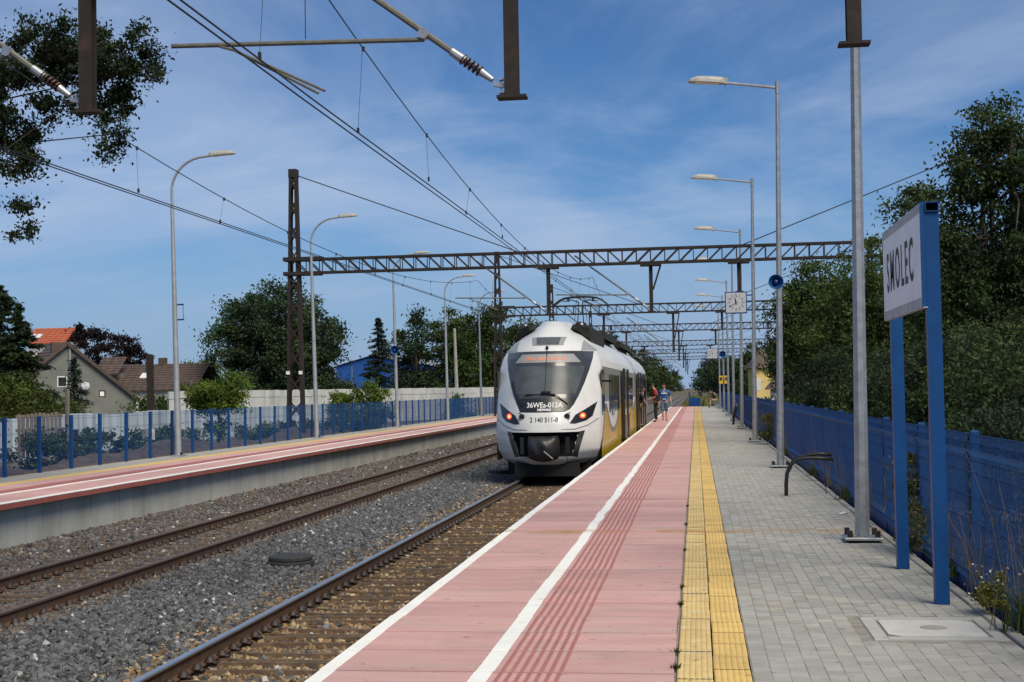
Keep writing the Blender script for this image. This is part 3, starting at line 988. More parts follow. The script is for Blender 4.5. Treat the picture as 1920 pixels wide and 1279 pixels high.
# black ribbed sleeves lying in the ballast between the tracks
for (x, y, lb) in ((-6.0, 19.2, 'low stack of flat black rubber discs on the ballast in the foreground'), (-5.95, 40.0, 'small stack of black rubber discs on the ballast by the train front')):
    t = empty('cable_pit', (x, y, BZ + .060), label=lb, cat='pit cover', group='black discs in the ballast')
    MB().lathe([(.33, -.13), (.345, .0), (.345, .05), (.33, .06)], n=28).build('lower_ring', 'rubber', t)
    MB().lathe([(.315, .065), (.325, .075), (.325, .115), (.30, .135), (.10, .14)], n=28).build('lid', 'rubber', t)

# ------------------------------------------------------------------ overhead line portals
def lattice_mast(t, x, top, wb=.64, wt=.20, z0=-.4, dy=.16, white=True):
    zt = top
    W_ = lambda z: .64 - .040 * max(0, z)
    for s in (-1, 1):
        k = MB()
        for sy in (-1, 1):
            a = (x + s * W_(z0) / 2, sy * dy, z0)
            b2 = (x + s * wt / 2, sy * dy, zt)
            mid = (x + s * W_(7.0) / 2, sy * dy, 7.0)
            k.bar(a, mid, .11, .05)
            k.bar(mid, b2, .09, .05)
        k.bar((x + s * (W_(z0) / 2 + .05), 0, z0), (x + s * (W_(7) / 2 + .05), 0, 7), .02, .30)
        k.bar((x + s * (W_(7) / 2 + .05), 0, 7), (x + s * (wt / 2 + .05), 0, zt), .02, .30)
        k.build('mast_leg', 'rusty_steel', t)
    k = MB()
    z = z0 + .1
    while z < zt - .7:
        st = .62
        for sy in (-1, 1):
            w0, w1 = W_(z) / 2, W_(z + st) / 2
            for (xa, xb, yy) in ((x - w0, x + w1, sy * dy), (x + w0, x - w1, sy * (dy + .013))):
                if white:
                    MB().bar((xa, yy, z), (xb, yy, z + st), .012, .06).build('brace_bar', 'rusty_steel', t)
                else:
                    k.bar((xa, yy, z), (xb, yy, z + st), .012, .06)
        z += 1.05
    if not white:
        k.build('bracing', 'rusty_steel', t)['kind'] = 'stuff'
    MB().box(x - wt / 2 - .07, x + wt / 2 + .07, -.2, .2, zt - .35, zt).build('mast_cap', 'rusty_steel', t)
    if white:
        for s in (-1, 1):
            MB().box(x + s * .27 - .08, x + s * .27 + .08, -.215, -.20, 2.52, 2.66).build('white_plate', 'signal_white', t)
def cantilever(t, xp, zb, side, m='grey_tube', messenger=6.15, wire_dx=-2.15, wire_z=4.95, insul='insulator', ln=3.7):
    c = empty('cantilever', (0, 0, 0))
    c.parent = t
    k = MB()
    foot = Vector((xp + side * .10, 0, zb + .10))
    slope = Vector((side * .80, 0, .60))
    a = foot + slope * .62
    top = foot + slope * ln
    MB().tube([a, top], .036, 8).build('strut_tube', m, c)
    k = MB().tube([foot + slope * .24, foot + slope * .62], .022, 8)
    for j in range(5):
        q = foot + slope * (.32 + j * .055)
        k.tube([q - slope * .008, q + slope * .008], .062, 10)
    k.build('insulator', insul, c)
    MB().tube([foot + slope * .52, foot + slope * .70], [.052, .046], 10).tube([foot + slope * .14, foot + slope * .30], [.03, .045], 10).build('socket', 'galv', c)
    MB().bar(foot + Vector((side * .02, 0, -.06)), foot + Vector((side * .02, 0, .08)), .02).bar(foot + Vector((-side * .10, 0, .0)), foot + Vector((side * .10, .0, .04)), .05).box(foot.x - .04, foot.x + .04, -.04, .04, foot.z - .07, foot.z - .055).box(foot.x - .04, foot.x + .04, -.04, .04, foot.z + .075, foot.z + .09).build('hinge', 'galv', c)
    ring = foot + slope * 1.08
    MB().tube([ring + Vector((0, -.05, -.02)), ring + Vector((0, .05, -.02))], .06, 10).build('clamp', 'galv', c)
    x_end = xp + side * 3.85
    MB().tube([(ring.x, 0, ring.z - .08), (x_end, 0, ring.z + .0)], .027, 8).build('steady_tube', m, c)
    reg = MB()
    xw = xp + side * abs(wire_dx)
    for dx in (0.0, .10):
        reg.tube([(x_end - side * .55, .0, ring.z - .03), (x_end - side * .75, -.05, ring.z - .10), (xw - side * .02 + dx, -.10 - dx, wire_z + .03)], .016, 6)
    reg.build('registration_arm', m, c)
    MB().tube([(x_end - side * 1.55, 0, ring.z), (x_end - side * 1.55, 0, messenger)], .006, 4).build('hanger', 'wire', c)
    return c
def portal(y, xl, xr, posts, label, top=11.1, cant=True, detail=True, white=False):
    t = empty('catenary_portal', (0, y, 0), label=label, cat='portal', group='steel portals carrying the overhead wires')
    lattice_mast(t, xl, top, white=white)
    lattice_mast(t, xr, top, white=False)
    zb, zt, dy = 6.74, 7.30, .22
    for s in (-1, 1):
        for z in (zb, zt):
            MB().bar((xl + .1, s * dy, z), (xr - .1, s * dy, z), .07, .085).build('chord', 'rusty_steel', t)
    k = MB()
    n = int((xr - xl) / .56)
    st = (xr - xl) / n
    mid = n // 2
    for i in range(n + 1):
        x = xl + i * st
        for s in (-1, 1):
            bars = [((x, s * dy, zb), (x, s * dy, zt), .035, .035, 'lattice_post')]
            if i < n:
                bars.append(((x, s * dy, zt), (x + st, s * dy, zb), .03, .045, 'lattice_diagonal') if i < mid else ((x, s * dy, zb), (x + st, s * dy, zt), .03, .045, 'lattice_diagonal'))
            for (a, b2, w, h_, nm) in bars:
                if white:
                    MB().bar(a, b2, w, h_).build(nm, 'rusty_steel', t)
                else:
                    k.bar(a, b2, w, h_)
        k.bar((x, -dy, zb), (x, dy, zb), .03)
        k.bar((x, -dy, zt), (x, dy, zt), .03)
    k.build('cross_ties' if white else 'lattice', 'rusty_steel', t)['kind'] = 'stuff'
    for xm, sg_ in ((xl, 1), (xr, -1)):       # seats where the beam is clamped to the masts
        a, b2 = sorted((xm - sg_ * .42, xm + sg_ * 1.15))
        MB().box(a, b2, -.26, .26, zt - .06, zt + .10).box(a, b2, -.262, .262, zb - .10, zb + .05).build('beam_seat', 'rusty_steel', t)
        MB().tube([(xm, 0, top - .2), (xm + sg_ * 9.4, 0, zt + .06)], .022, 5).build('stay_rod', 'wire', t)
    for j, (xp, zbot, brace, sides) in enumerate(posts):
        k = MB()
        k.box(xp - .075, xp + .075, -.075, -.055, zbot, zb - .1)
        k.box(xp - .075, xp + .075, .055, .075, zbot, zb - .1)
        k.box(xp - .012, xp + .012, -.0549, .0549, zbot, zb - .1)
        k.build('drop_post', 'rusty_steel', t)
        MB().box(xp - .16, xp + .16, -.09, .09, zbot - .03, zbot).build('foot_plate', 'rusty_steel', t)
        MB().box(xp - .42, xp + .42, -.28, .28, zb - .13, zb - .045).build('hanger_plate', 'rusty_steel', t)
        if brace:
            MB().bar((xp + .40, 0, zb - .1), (xp + .08, 0, zbot + .85), .07).build('brace', 'rusty_steel', t)
        if cant and sides:
            cantilever(t, xp, zbot, sides, m='grey_tube')
    return t
POSTS = [(-6.75, 4.93, False, -1), (-1.90, 4.87, False, -1), (1.72, 5.26, False, 0)]
P1 = [(-5.85, 4.78, False, -1), (-1.70, 4.80, True, -1), (1.80, 5.50, False, 0)]
P2 = [(-6.0, 4.85, False, -1), (-1.40, 4.10, True, -1), (1.80, 5.5, False, 0)]
portal(14.2, -16.6, 11.4, POSTS, 'nearest portal, of which only three hanging dark posts reach down into the picture')
portal(53.8, -16.5, 11.4, P1, 'rusty portal with the tall lattice mast at the left and a full-width lattice beam', white=True)
portal(89.0, -13.15, 11.4, P2, 'second rusty portal whose lattice mast stands behind the train front')
portal(118.0, -12.6, 11.0, P2, 'third portal crossing above the pantograph of the train')
portal(160.0, -12.4, 11.0, P2, 'fourth portal far beyond the train', cant=True)
portal(196.0, -12.2, 10.5, P2, 'fifth portal, far down the line', cant=False)
portal(240.0, -12.2, 10.5, P2, 'farthest portal at the end of the line', cant=False)

# ------------------------------------------------------------------ overhead wires
SPANS = [(-26, 14.2), (14.2, 53.8), (53.8, 89), (89, 118), (118, 160), (160, 196), (196, 240), (240, 300)]
def overhead(xc, label, zw=4.95, zm=6.22):
    t = empty('overhead_wire', (xc, 0, 0), label=label, cat='wire', group='overhead contact wires')
    for dx in (-.05, .05):
        pts = []
        for ya, yb in SPANS:
            pts.append(((.12 if int(ya) % 2 else -.12) + dx, ya, zw))
        MB().tube(pts + [(dx, 300, zw)], .0095, 5).build('contact_wire', 'wire', t)
    ms, dr, cl_ = MB(), MB(), MB()
    for ya, yb in SPANS:
        half = (yb - ya) / 2
        sag = 1.08 * (half / 19.8) ** 1.2
        zf = lambda yy: zm - sag * (1 - ((yy - (ya + yb) / 2) / half) ** 2)
        n = 22
        ms.tube([(0.02, ya + (yb - ya) * i / n, zf(ya + (yb - ya) * i / n)) for i in range(n + 1)], .0085, 5)
        m = int((yb - ya) / 3.6)
        for i in range(m):
            yy = ya + (i + .5) * (yb - ya) / m
            s = .05 if i % 2 else -.05
            if yb < 170:
                dr.tube([(0.02, yy, zf(yy)), (s, yy, zw + .02)], .0032, 3)
                cl_.box(-.005 + .02, .045, yy - .02, yy + .02, zf(yy) - .045, zf(yy) + .012)
                cl_.box(s - .012, s + .012, yy - .02, yy + .02, zw - .01, zw + .055)
    ms.build('messenger_wire', 'wire', t)
    dr.build('dropper_wires', 'wire', t)['kind'] = 'stuff'
    cl_.build('dropper_clamps', 'wire', t)['kind'] = 'stuff'
overhead(-4.07, 'dark overhead contact and carrier wires above the near track and the train')
overhead(-8.78, 'dark overhead contact and carrier wires above the far track')

# ------------------------------------------------------------------ the train
TY, TZ, TL, HW = 34.7, -0.70, 35.0, 1.42         # nose, rail head, length shown, half width
def interp(tab, z):
    return float(np.interp(z, [a for a, _ in tab], [b for _, b in tab]))
W_TAB = [(.42, 1.16), (.55, 1.27), (.8, 1.375), (1.1, 1.415), (1.4, 1.42), (2.6, 1.42), (3.0, 1.405), (3.25, 1.36), (3.5, 1.24), (3.7, 1.06), (3.9, .82), (4.05, .62), (4.2, .50), (4.33, .43)]
Y_TAB = [(.42, .42), (.55, .18), (.75, .04), (1.0, 0.0), (1.30, 0.0), (1.50, .05), (1.75, .14), (2.05, .29), (2.4, .49), (2.8, .73), (3.2, .99), (3.5, 1.22), (3.75, 1.46), (3.95, 1.74), (4.15, 2.15), (4.33, 2.75)]
def tw(z):
    return interp(W_TAB, z)
def ty(x, z, off=0.0):
    u = min(1.0, abs(x) / tw(z))
    D = 1.15
    e = 2.35
    return interp(Y_TAB, z) + D * u ** e - off
train = empty('commuter_train', (NEAR_X, TY, TZ), label='white and yellow electric commuter train standing at the platform with its doors open', cat='train')
REC = [(-.90, 1.29), (.90, 1.29), (.70, .63), (-.70, .63)]     # coupler recess outline (x, z)
def inside(poly, x, z):
    r = False
    n = len(poly)
    for i in range(n):
        (x1, z1), (x2, z2) = poly[i], poly[(i + 1) % n]
        if (z1 > z) != (z2 > z) and x < (x2 - x1) * (z - z1) / (z2 - z1) + x1:
            r = not r
    return r
k = MB()
zs = list(np.linspace(.42, 4.33, 92))
ts = list(np.linspace(-1, 1, 61))
nt = len(ts)
for z in zs:
    w = tw(z)
    k.v.append((-w, TL, z))
    for t in ts:
        k.v.append((w * t, ty(w * t, z), z))
    k.v.append((w, TL, z))
C_ = nt + 2
for i in range(len(zs) - 1):
    for j in range(C_ - 1):
        if 0 < j < C_ - 2:
            xm = (k.v[i * C_ + j][0] + k.v[(i + 1) * C_ + j + 1][0]) / 2
            if inside(REC, xm, (zs[i] + zs[i + 1]) / 2):
                continue
        a = i * C_ + j
        k.f.append((a, a + 1, a + 1 + C_, a + C_))
top = (len(zs) - 1) * C_
k.f.append(tuple(top + j for j in range(C_)))
k.build('body_shell', 'train_white', train, True)
def side_extents(poly, z):
    xs = []
    n = len(poly)
    for i in range(n):
        (x1, z1), (x2, z2) = poly[i], poly[(i + 1) % n]
        if abs(z2 - z1) < 1e-9:
            if abs(z - z1) < 1e-6:
                xs += [x1, x2]
        elif min(z1, z2) - 1e-6 <= z <= max(z1, z2) + 1e-6:
            xs.append(x1 + (x2 - x1) * (z - z1) / (z2 - z1))
    return (min(xs), max(xs)) if xs else (0, 0)
def patch(poly, name, m, off, nz=26, nx=26, parent=train, smooth=True):
    k = MB()
    z0, z1 = min(p[1] for p in poly), max(p[1] for p in poly)
    zz = sorted(set(list(np.linspace(z0 + 1e-4, z1 - 1e-4, nz)) + [min(max(p[1], z0 + 1e-4), z1 - 1e-4) for p in poly]))
    for z in zz:
        a, b2 = side_extents(poly, z)
        for j in range(nx + 1):
            x = a + (b2 - a) * j / nx
            k.v.append((x, ty(x, z, off), z))
    for i in range(len(zz) - 1):
        for j in range(nx):
            q = i * (nx + 1) + j
            k.f.append((q, q + 1, q + nx + 2, q + nx + 1))
    return k.build(name, m, parent, smooth)
# dark mask round the windscreen
MASK = [(-.52, 1.80), (.52, 1.80), (.66, 1.87), (.76, 2.00), (.86, 2.2), (1.0, 2.55), (1.12, 2.95), (1.185, 3.25), (1.19, 3.44), (-1.19, 3.44), (-1.185, 3.25), (-1.12, 2.95), (-1.0, 2.55), (-.86, 2.2), (-.76, 2.00), (-.66, 1.87)]
mask = patch(MASK, 'windscreen_mask', 'train_mask', .006, 40, 40)
patch([(-.66, 1.81), (.50, 1.805), (.66, 1.88), (.78, 2.05), (.80, 2.17), (-.80, 2.17), (-.78, 2.05), (-.70, 1.90)], 'wiper_panel', 'train_black', .010)
patch([(-.80, 2.28), (.80, 2.28), (.90, 2.60), (.985, 2.95), (.99, 3.03), (-.99, 3.03), (-.985, 2.95), (-.90, 2.60)], 'windscreen', 'glass_front', .012, 30, 30)
patch([(-.90, 3.13), (.90, 3.13), (.70, 3.36), (-.70, 3.36)], 'destination_display', 'train_grey', .012)
patch([(-1.28, 3.47), (-.88, 3.445), (-.90, 3.78), (-1.02, 3.68)], 'brow_fairing', 'train_grey', .008)
patch([(1.28, 3.47), (.88, 3.445), (.90, 3.78), (1.02, 3.68)], 'brow_fairing', 'train_grey', .008)
bw = patch([(-.42, 3.60), (.42, 3.60), (.48, 3.84), (-.48, 3.84)], 'brow_window', 'train_grey', .010)
patch([(-.30, 3.62), (.30, 3.62), (.34, 3.83), (-.34, 3.83)], 'brow_glass', 'glass_front', .014)
patch([(-.012, 2.2), (.012, 2.2), (.012, 3.56), (-.012, 3.56)], 'centre_bar', 'train_black', .020, 30, 2)
k = MB().lathe([(.045, -.06), (.04, .0), (.015, .05)], (0, ty(0, 3.53) - .01, 3.54), 10, 'y')
k.build('front_camera', 'train_black', train, True)
# headlamps with lit tail lights
for s in (-1, 1):
    P = [(s * .66, 1.50), (s * .80, 1.49), (s * 1.06, 1.56), (s * 1.22, 1.68), (s * 1.33, 2.06), (s * 1.05, 1.87), (s * .80, 1.72)]
    hl = patch(P, 'headlamp', 'train_black', .010)
    cx_, cz_ = s * .985, 1.70
    k = MB()
    n = 18
    for r, o_ in ((.075, .016), (.001, .020)):
        for i in range(n):
            a = 2 * PI * i / n
            x, z = cx_ + r * math.cos(a), cz_ + r * math.sin(a)
            k.v.append((x, ty(x, z, o_), z))
    k.f = [(i, (i + 1) % n, (i + 1) % n + n, i + n) for i in range(n)]
    k.build('tail_light', 'tail_red', train)
    k = MB()
    for r, o_ in ((.042, .024), (.001, .026)):
        for i in range(n):
            a = 2 * PI * i / n
            x, z = cx_ + r * math.cos(a), cz_ + r * math.sin(a)
            k.v.append((x, ty(x, z, o_), z))
    k.f = [(i, (i + 1) % n, (i + 1) % n + n, i + n) for i in range(n)]
    k.build('tail_light_core', 'tail_glow', train)
    # lifting lug beside the number
    q = (s * .60, ty(s * .60, 1.69) - .03, 1.70)
    MB().box(q[0] - .07, q[0] + .07, q[1] - .03, q[1] + .04, q[2] - .05, q[2] + .05, .02).bar((q[0] - s * .06, q[1], q[2] + .03), (q[0] + s * .09, q[1], q[2] + .09), .025).build('lifting_lug', 'train_black', train)
    # bumper seam and grey splitter
    seam = [(s * .45, 1.335), (s * .8, 1.335), (s * 1.1, 1.42), (s * 1.38, 1.60), (s * 1.38, 1.63), (s * 1.1, 1.45), (s * .8, 1.365), (s * .45, 1.36)]
    patch(seam, 'bumper_seam', 'train_line', .006, 12, 10)
    patch([(s * .56, .44), (s * .575, .44), (s * .575, .66), (s * .56, .66)], 'bumper_joint', 'train_line', .006, 8, 1)
    patch([(s * .70, .64), (s * .90, 1.285), (s * 1.04, 1.31), (s * .83, .60)], 'recess_trim', 'train_mask', .008, 12, 6)
# coupler recess and the covered coupler in it
k = MB()
inner = [(x * .97, z) for x, z in REC]
vs = [(x, ty(x, z) + .02, z) for x, z in REC] + [(x, .55, z) for x, z in inner]
k.add(vs, [(0, 1, 5, 4), (1, 2, 6, 5), (2, 3, 7, 6), (3, 0, 4, 7), (4, 5, 6, 7)])
k.build('coupler_recess', 'train_under', train)
k = MB()
nx_, nz_ = 14, 10
for i in range(nz_ + 1):
    for j in range(nx_ + 1):
        u, v = j / nx_ * 2 - 1, i / nz_ * 2 - 1
        x = u * (.44 - .05 * v * v) - .03
        z = .90 + v * .30
        if v < 0:
            z -= .10 * (1 - u * u) * (-v)
        y_ = -.06 - .16 * (1 - u ** 2) * (1 - v ** 2) - .03 * math.sin(7 * u + 3 * v) + .22 * max(abs(u), abs(v)) ** 6
        k.v.append((x, y_, z))
for i in range(nz_):
    for j in range(nx_):
        q = i * (nx_ + 1) + j
        k.f.append((q, q + 1, q + nx_ + 2, q + nx_ + 1))
cc = k.build('coupler_cover', 'cover_black', train, True)
MB().tube([(.02, -.27, .80), (.25, -.24, .60)], .018, 6).build('cover_strap', 'train_grey', cc)
for s in (-1, 1):
    MB().box(s * .60 - .05, s * .60 + .05, .18, .24, .72, 1.15).build('recess_fitting', 'train_black', train)
# lettering laid onto the curved nose
def nose_text(s, size, m, name, x0, z0, off, sx=1.0, bold=0.0):
    me = text_mesh(s, size, m, name, bold)
    for v in me.vertices:
        x, z = x0 + v.co.x * sx, z0 + v.co.y
        v.co = (x, ty(x, z, off), z)
    return obj(name, me, train)
nose_text('36WEa-012A', .19, 'letter_white', 'fleet_number', 0, 1.985, .016, .92, .002)
nose_text('NEWAG', .085, 'letter_white', 'maker_badge', 0, 1.865, .016, 1.15, .003)
nose_text('2 140 511-8', .175, 'letter_black', 'serial_number', 0, 1.60, .010, .88, .002)
nose_text('NEWAG', .06, 'letter_black', 'maker_badge', -.40, .595, .010, 1.1, .001)
nose_text('D922  WROCŁAW GŁ.', .125, 'led', 'display_text', .0, 3.23, .022, .92, .001)
# wipers
MB().tube([(.62, ty(.62, 2.02) - .05, 2.02), (.30, ty(.3, 2.24) - .07, 2.25), (-.02, ty(0, 2.31) - .06, 2.32)], .018, 5).tube([(-.52, ty(-.5, 2.27) - .05, 2.27), (.28, ty(.28, 2.25) - .05, 2.27)], .022, 5).tube([(-.1, ty(0, 2.3) - .06, 2.33), (.16, ty(.16, 2.3) - .06, 2.32)], .035, 5).build('wiper', 'train_black', train)
MB().tube([(-.60, ty(-.6, 1.98) - .05, 1.98), (-.86, ty(-.86, 2.35) - .05, 2.35), (-.95, ty(-.95, 2.62) - .05, 2.62)], .020, 5).build('wiper', 'train_black', train)
# sides: livery panels, windows and open plug doors (platform side and far side alike)
def side_quad(y0, y1, z0, z1, x, name, m, th=.012, parent=train):
    a, b2 = sorted((x, x + math.copysign(th, x)))
    return MB().box(a, b2, y0, y1, z0, z1).build(name, m, parent)
def side_curve_panel(top, zb, x, name, m):
    k = MB()
    n = len(top)
    for s_ in (x, ):
        k.v += [(s_, y_, zb) for y_, _ in top] + [(s_, y_, z) for y_, z in top]
    k.f = [(i, i + 1, i + 1 + n, i + n) for i in range(n - 1)]
    return k.build(name, m, train)
top_curve = [(1.25, .62), (1.6, .95), (2.2, 1.45), (2.9, 1.86), (3.35, 1.98), (3.8, 1.80), (4.6, 1.42), (5.6, 1.14), (6.7, 1.06), (7.8, 1.14), (8.8, 1.42), (9.8, 1.86), (10.6, 1.98), (12, 1.95), (16, 1.96), (18, 1.7), (19.5, 1.5), (21, 1.7), (22.5, 1.95), (TL - .4, 1.96)]
ys = np.linspace(1.25, TL - .4, 130)
tz_ = np.interp(ys, [a for a, _ in top_curve], [b2 for _, b2 in top_curve])
tz_ = np.convolve(np.r_[[tz_[0]] * 2, tz_, [tz_[-1]] * 2], np.ones(5) / 5, 'valid')
for s in (-1, 1):
    X = s * (HW + .004)
    side_curve_panel(list(zip(ys, tz_)), .50, X, 'yellow_panel', 'train_yellow')
    k = MB()
    n = len(ys)
    k.v = [(X + s * .004, a, b2 - .02) for a, b2 in zip(ys, tz_)] + [(X + s * .004, a, b2 + .13) for a, b2 in zip(ys, tz_)]
    k.f = [(i, i + 1, i + 1 + n, i + n) for i in range(n - 1)]
    k.build('livery_stripe', 'train_line', train)
    side_quad(2.1, TL - .3, 2.05, 3.02, s * (HW - .002), 'window_band', 'train_grey', .008)
    side_quad(1.62, 2.75, 1.70, 2.92, s * (HW - .008), 'cab_window', 'glass_dark', .02)
    MB().bar((s * HW, 2.62, 2.62), (s * (HW + .22), 2.60, 2.60), .06).build('mirror', 'train_black', train)
    wins = [(4.7, 5.85, 1.74, 2.82), (6.0, 7.15, 1.62, 2.82), (7.3, 8.4, 1.74, 2.82), (8.55, 9.6, 1.74, 2.82), (14.6, 15.7, 1.74, 2.82), (15.85, 16.9, 1.74, 2.82), (17.05, 18.1, 1.74, 2.82), (18.25, 19.2, 1.74, 2.82),
            (30.4, 31.4, 1.74, 2.82), (31.6, 32.6, 1.74, 2.82), (32.8, 34.0, 1.74, 2.82)]
    for (a, b2, z0, z1) in wins:
        side_quad(a, b2, z0, z1, s * (HW + .012), 'window', 'glass_dark', .016)
    for yd in (11.6, 23.2, 28.2):
        side_quad(yd, yd + 1.35, .62, 3.02, s * (HW - .02), 'doorway', 'train_under', .036)
        for ya, yb in (((yd - 1.0, yd - .02), (yd + 1.37, yd + 2.3)) if s > 0 else ((yd, yd + .66), (yd + .69, yd + 1.35))):
            o_ = .10 if s > 0 else .02
            dr_ = side_quad(ya, yb, .66, 3.08, s * (HW + o_), 'door_leaf', 'train_black', .045)
            side_quad(ya + .12, yb - .12, 1.5, 2.85, s * (HW + o_ + .045), 'door_glass', 'glass_dark', .008, dr_)
        for q in (.25, 1.1):
            MB().tube([(s * (HW + .05), yd + q, .72), (s * (HW + .05), yd + q, 2.4)], .022, 6).build('grab_rail', 'board_yellow', train)
        side_quad(yd, yd + 1.35, .52, .66, s * (HW + .02), 'door_step', 'train_yellow', .14)
# articulation between the cars, roof shoulders and equipment
for yj in (22.0,):
    k = MB()
    for s in (-1, 1):
        k.box(*sorted((s * (HW - .01), s * (HW + .010))), yj, yj + .28, .55, 3.1)
    k.build('gangway_joint', 'train_line', train)
for s in (-1, 1):
    MB().bar((s * .60, 2.75, 4.16), (s * .98, 3.1, 3.86), .22, .16).box(*sorted((s * .55, s * 1.02)), 3.0, 9.0, 3.70, 4.24, .10).build('roof_fairing', 'train_under', train)
    MB().lathe([(.05, -.05), (.06, 0), (.04, .03)], (s * .80, 2.95, 4.22), 10, 'y').build('horn', 'galv', train, True)
MB().box(-.75, .75, 13.5, 20.0, 4.2, 4.52, .08).build('roof_unit', 'train_under', train)
MB().box(-.75, .75, 23.5, 33.0, 4.2, 4.50, .08).build('roof_unit', 'train_under', train)
MB().box(-1.12, 1.12, 1.2, TL, .12, .50).box(-.85, .85, .5, 1.19, .10, .46).build('underframe', 'train_under', train)
for yb in (3.2, 5.9, 20.5, 23.2, 30.0):
    for s in (-1, 1):
        wh = MB().lathe([(.41, -.065), (.43, -.05), (.43, .0), (.40, .065)], (s * .755, yb, .42), 22, 'x')
        wh.build('wheel', 'train_under', train)
# pantograph
pg = empty('pantograph', (0.06, 11.4, 0))
pg.parent = train
MB().box(-.5, .5, -.7, .7, 4.33, 4.42).build('pantograph_base', 'train_under', pg)
k = MB()
for s in (-1, 1):
    k.lathe([(.05, 4.42), (.09, 4.46), (.05, 4.49), (.09, 4.53), (.05, 4.56)], (s * .35, .5, 0), 10)
k.build('insulators', 'insulator', pg)
MB().box(-.09, .09, -.1, .1, 4.42, 4.72).tube([(-.18, 0, 4.66), (.18, 0, 4.66)], .05, 8).build('knuckle', 'train_under', pg)
k = MB()
for s in (-1, 1):
    k.tube([(s * .10, 0, 4.70), (s * .07, .1, 5.42)], .018, 6)
    k.tube([(s * .06, .1, 5.42), (s * .36, .1, 5.52)], .018, 6)
    k.tube([(s * .22, .05, 4.75), (s * .14, .1, 5.50)], .010, 5)
k.build('upper_frame', 'wire', pg)
bow = [(-.98, 5.24), (-.90, 5.36), (-.74, 5.48), (-.58, 5.56), (-.3, 5.60), (0, 5.61), (.3, 5.60), (.58, 5.56), (.74, 5.48), (.90, 5.36), (.98, 5.24)]
for yy in (-.05, .30):
    MB().tube([(a, yy, z) for a, z in bow], .026, 6).build('contact_bow', 'wire', pg)
for s in (-1, 1):
    MB().bar((s * .36, .1, 5.47), (s * .62, .1, 5.46), .03).box(*sorted((s * .40, s * .46)), -.05, .30, 5.46, 5.56).build('bow_mount', 'wire', pg)

# ------------------------------------------------------------------ people
def skin_mesh(name, pts, edges, rad, m, parent, root=0, sub=1):
    me = bpy.data.meshes.new(name)
    me.from_pydata(pts, edges, [])
    o = bpy.data.objects.new(name, me)
    COL.objects.link(o)
    md = o.modifiers.new('s', 'SKIN')
    sv = me.skin_vertices[0].data
    for i, r in enumerate(rad):
        sv[i].radius = r if isinstance(r, tuple) else (r, r)
        sv[i].use_root = (i == root)
    md.use_smooth_shade = True
    s2 = o.modifiers.new('u', 'SUBSURF')
    s2.levels = s2.render_levels = sub
    bpy.context.view_layer.update()
    me2 = bpy.data.meshes.new_from_object(o.evaluated_get(bpy.context.evaluated_depsgraph_get()))
    bpy.data.objects.remove(o)
    me2.name = name
    me2.materials.clear()
    me2.materials.append(MATS[m])
    return obj(name, me2, parent)
def head_parts(t, hx, hy, hz, face, s=1.0, tilt=0.0):
    # hair cap, eyes, nose, ears; face is the yaw of the look direction (0 = towards -Y)
    e = empty('head_detail', (hx, hy, hz), face)
    e.parent = t
    e.rotation_euler = (tilt, 0, face)
    k = MB()
    n, r = 14, 8
    for i in range(r + 1):
        ph = PI * .58 * i / r
        for j in range(n):
            th = 2 * PI * j / n
            fr_ = 1.0 if math.sin(th) > -.35 else (1.0 if i < r * .62 else .80)
            k.v.append((.088 * math.sin(ph) * math.cos(th), (.103 * math.sin(ph) * math.sin(th) + .012) * fr_, .125 * math.cos(ph) + .012))
    for i in range(r):
        for j in range(n):
            a, b2 = i * n + j, i * n + (j + 1) % n
            k.f.append((a, a + n, b2 + n, b2))
    k.build('hair', 'hair', e, True)
    MB().lathe([(.011, -.004), (.008, .004)], (.034, -.098, .005), 8, 'y').build('eye', 'hair', e)
    MB().lathe([(.011, -.004), (.008, .004)], (-.034, -.098, .005), 8, 'y').build('eye', 'hair', e)
    MB().bar((0, -.100, .005), (0, -.118, -.035), .022).build('nose', 'skin', e)
    MB().bar((-.026, -.094, -.068), (.026, -.094, -.068), .012).build('mouth', 'cloth_red', e)
    for s_ in (-1, 1):
        MB().box(s_ * .088 - .008, s_ * .088 + .008, -.01, .03, -.035, .03).build('ear', 'skin', e)
def fingers(P, E, Rr, wrist, d, side):
    # palm and five short finger chains rooted in the hand
    d = Vector(d).normalized()
    u = Vector(side).normalized()
    palm = Vector(wrist) + d * .07
    i0 = len(P)
    P.append(tuple(palm)); Rr.append((.032, .018))
    for k_, (off, ln) in enumerate(((-.030, .075), (-.010, .085), (.011, .080), (.030, .062))):
        a = palm + u * off + d * .025
        b2 = a + d * ln * .55
        c_ = b2 + (d * .8 + u.cross(d) * .45).normalized() * ln * .5
        q = len(P)
        P.extend([tuple(a), tuple(b2), tuple(c_)])
        Rr.extend([.010, .009, .008])
        E.extend([(i0, q), (q, q + 1), (q + 1, q + 2)])
    a = Vector(wrist) + d * .03 - u * .035
    b2 = a - u * .02 + d * .045
    q = len(P)
    P.extend([tuple(a), tuple(b2)])
    Rr.extend([.011, .009])
    E.extend([(i0, q), (q, q + 1)])
    return i0
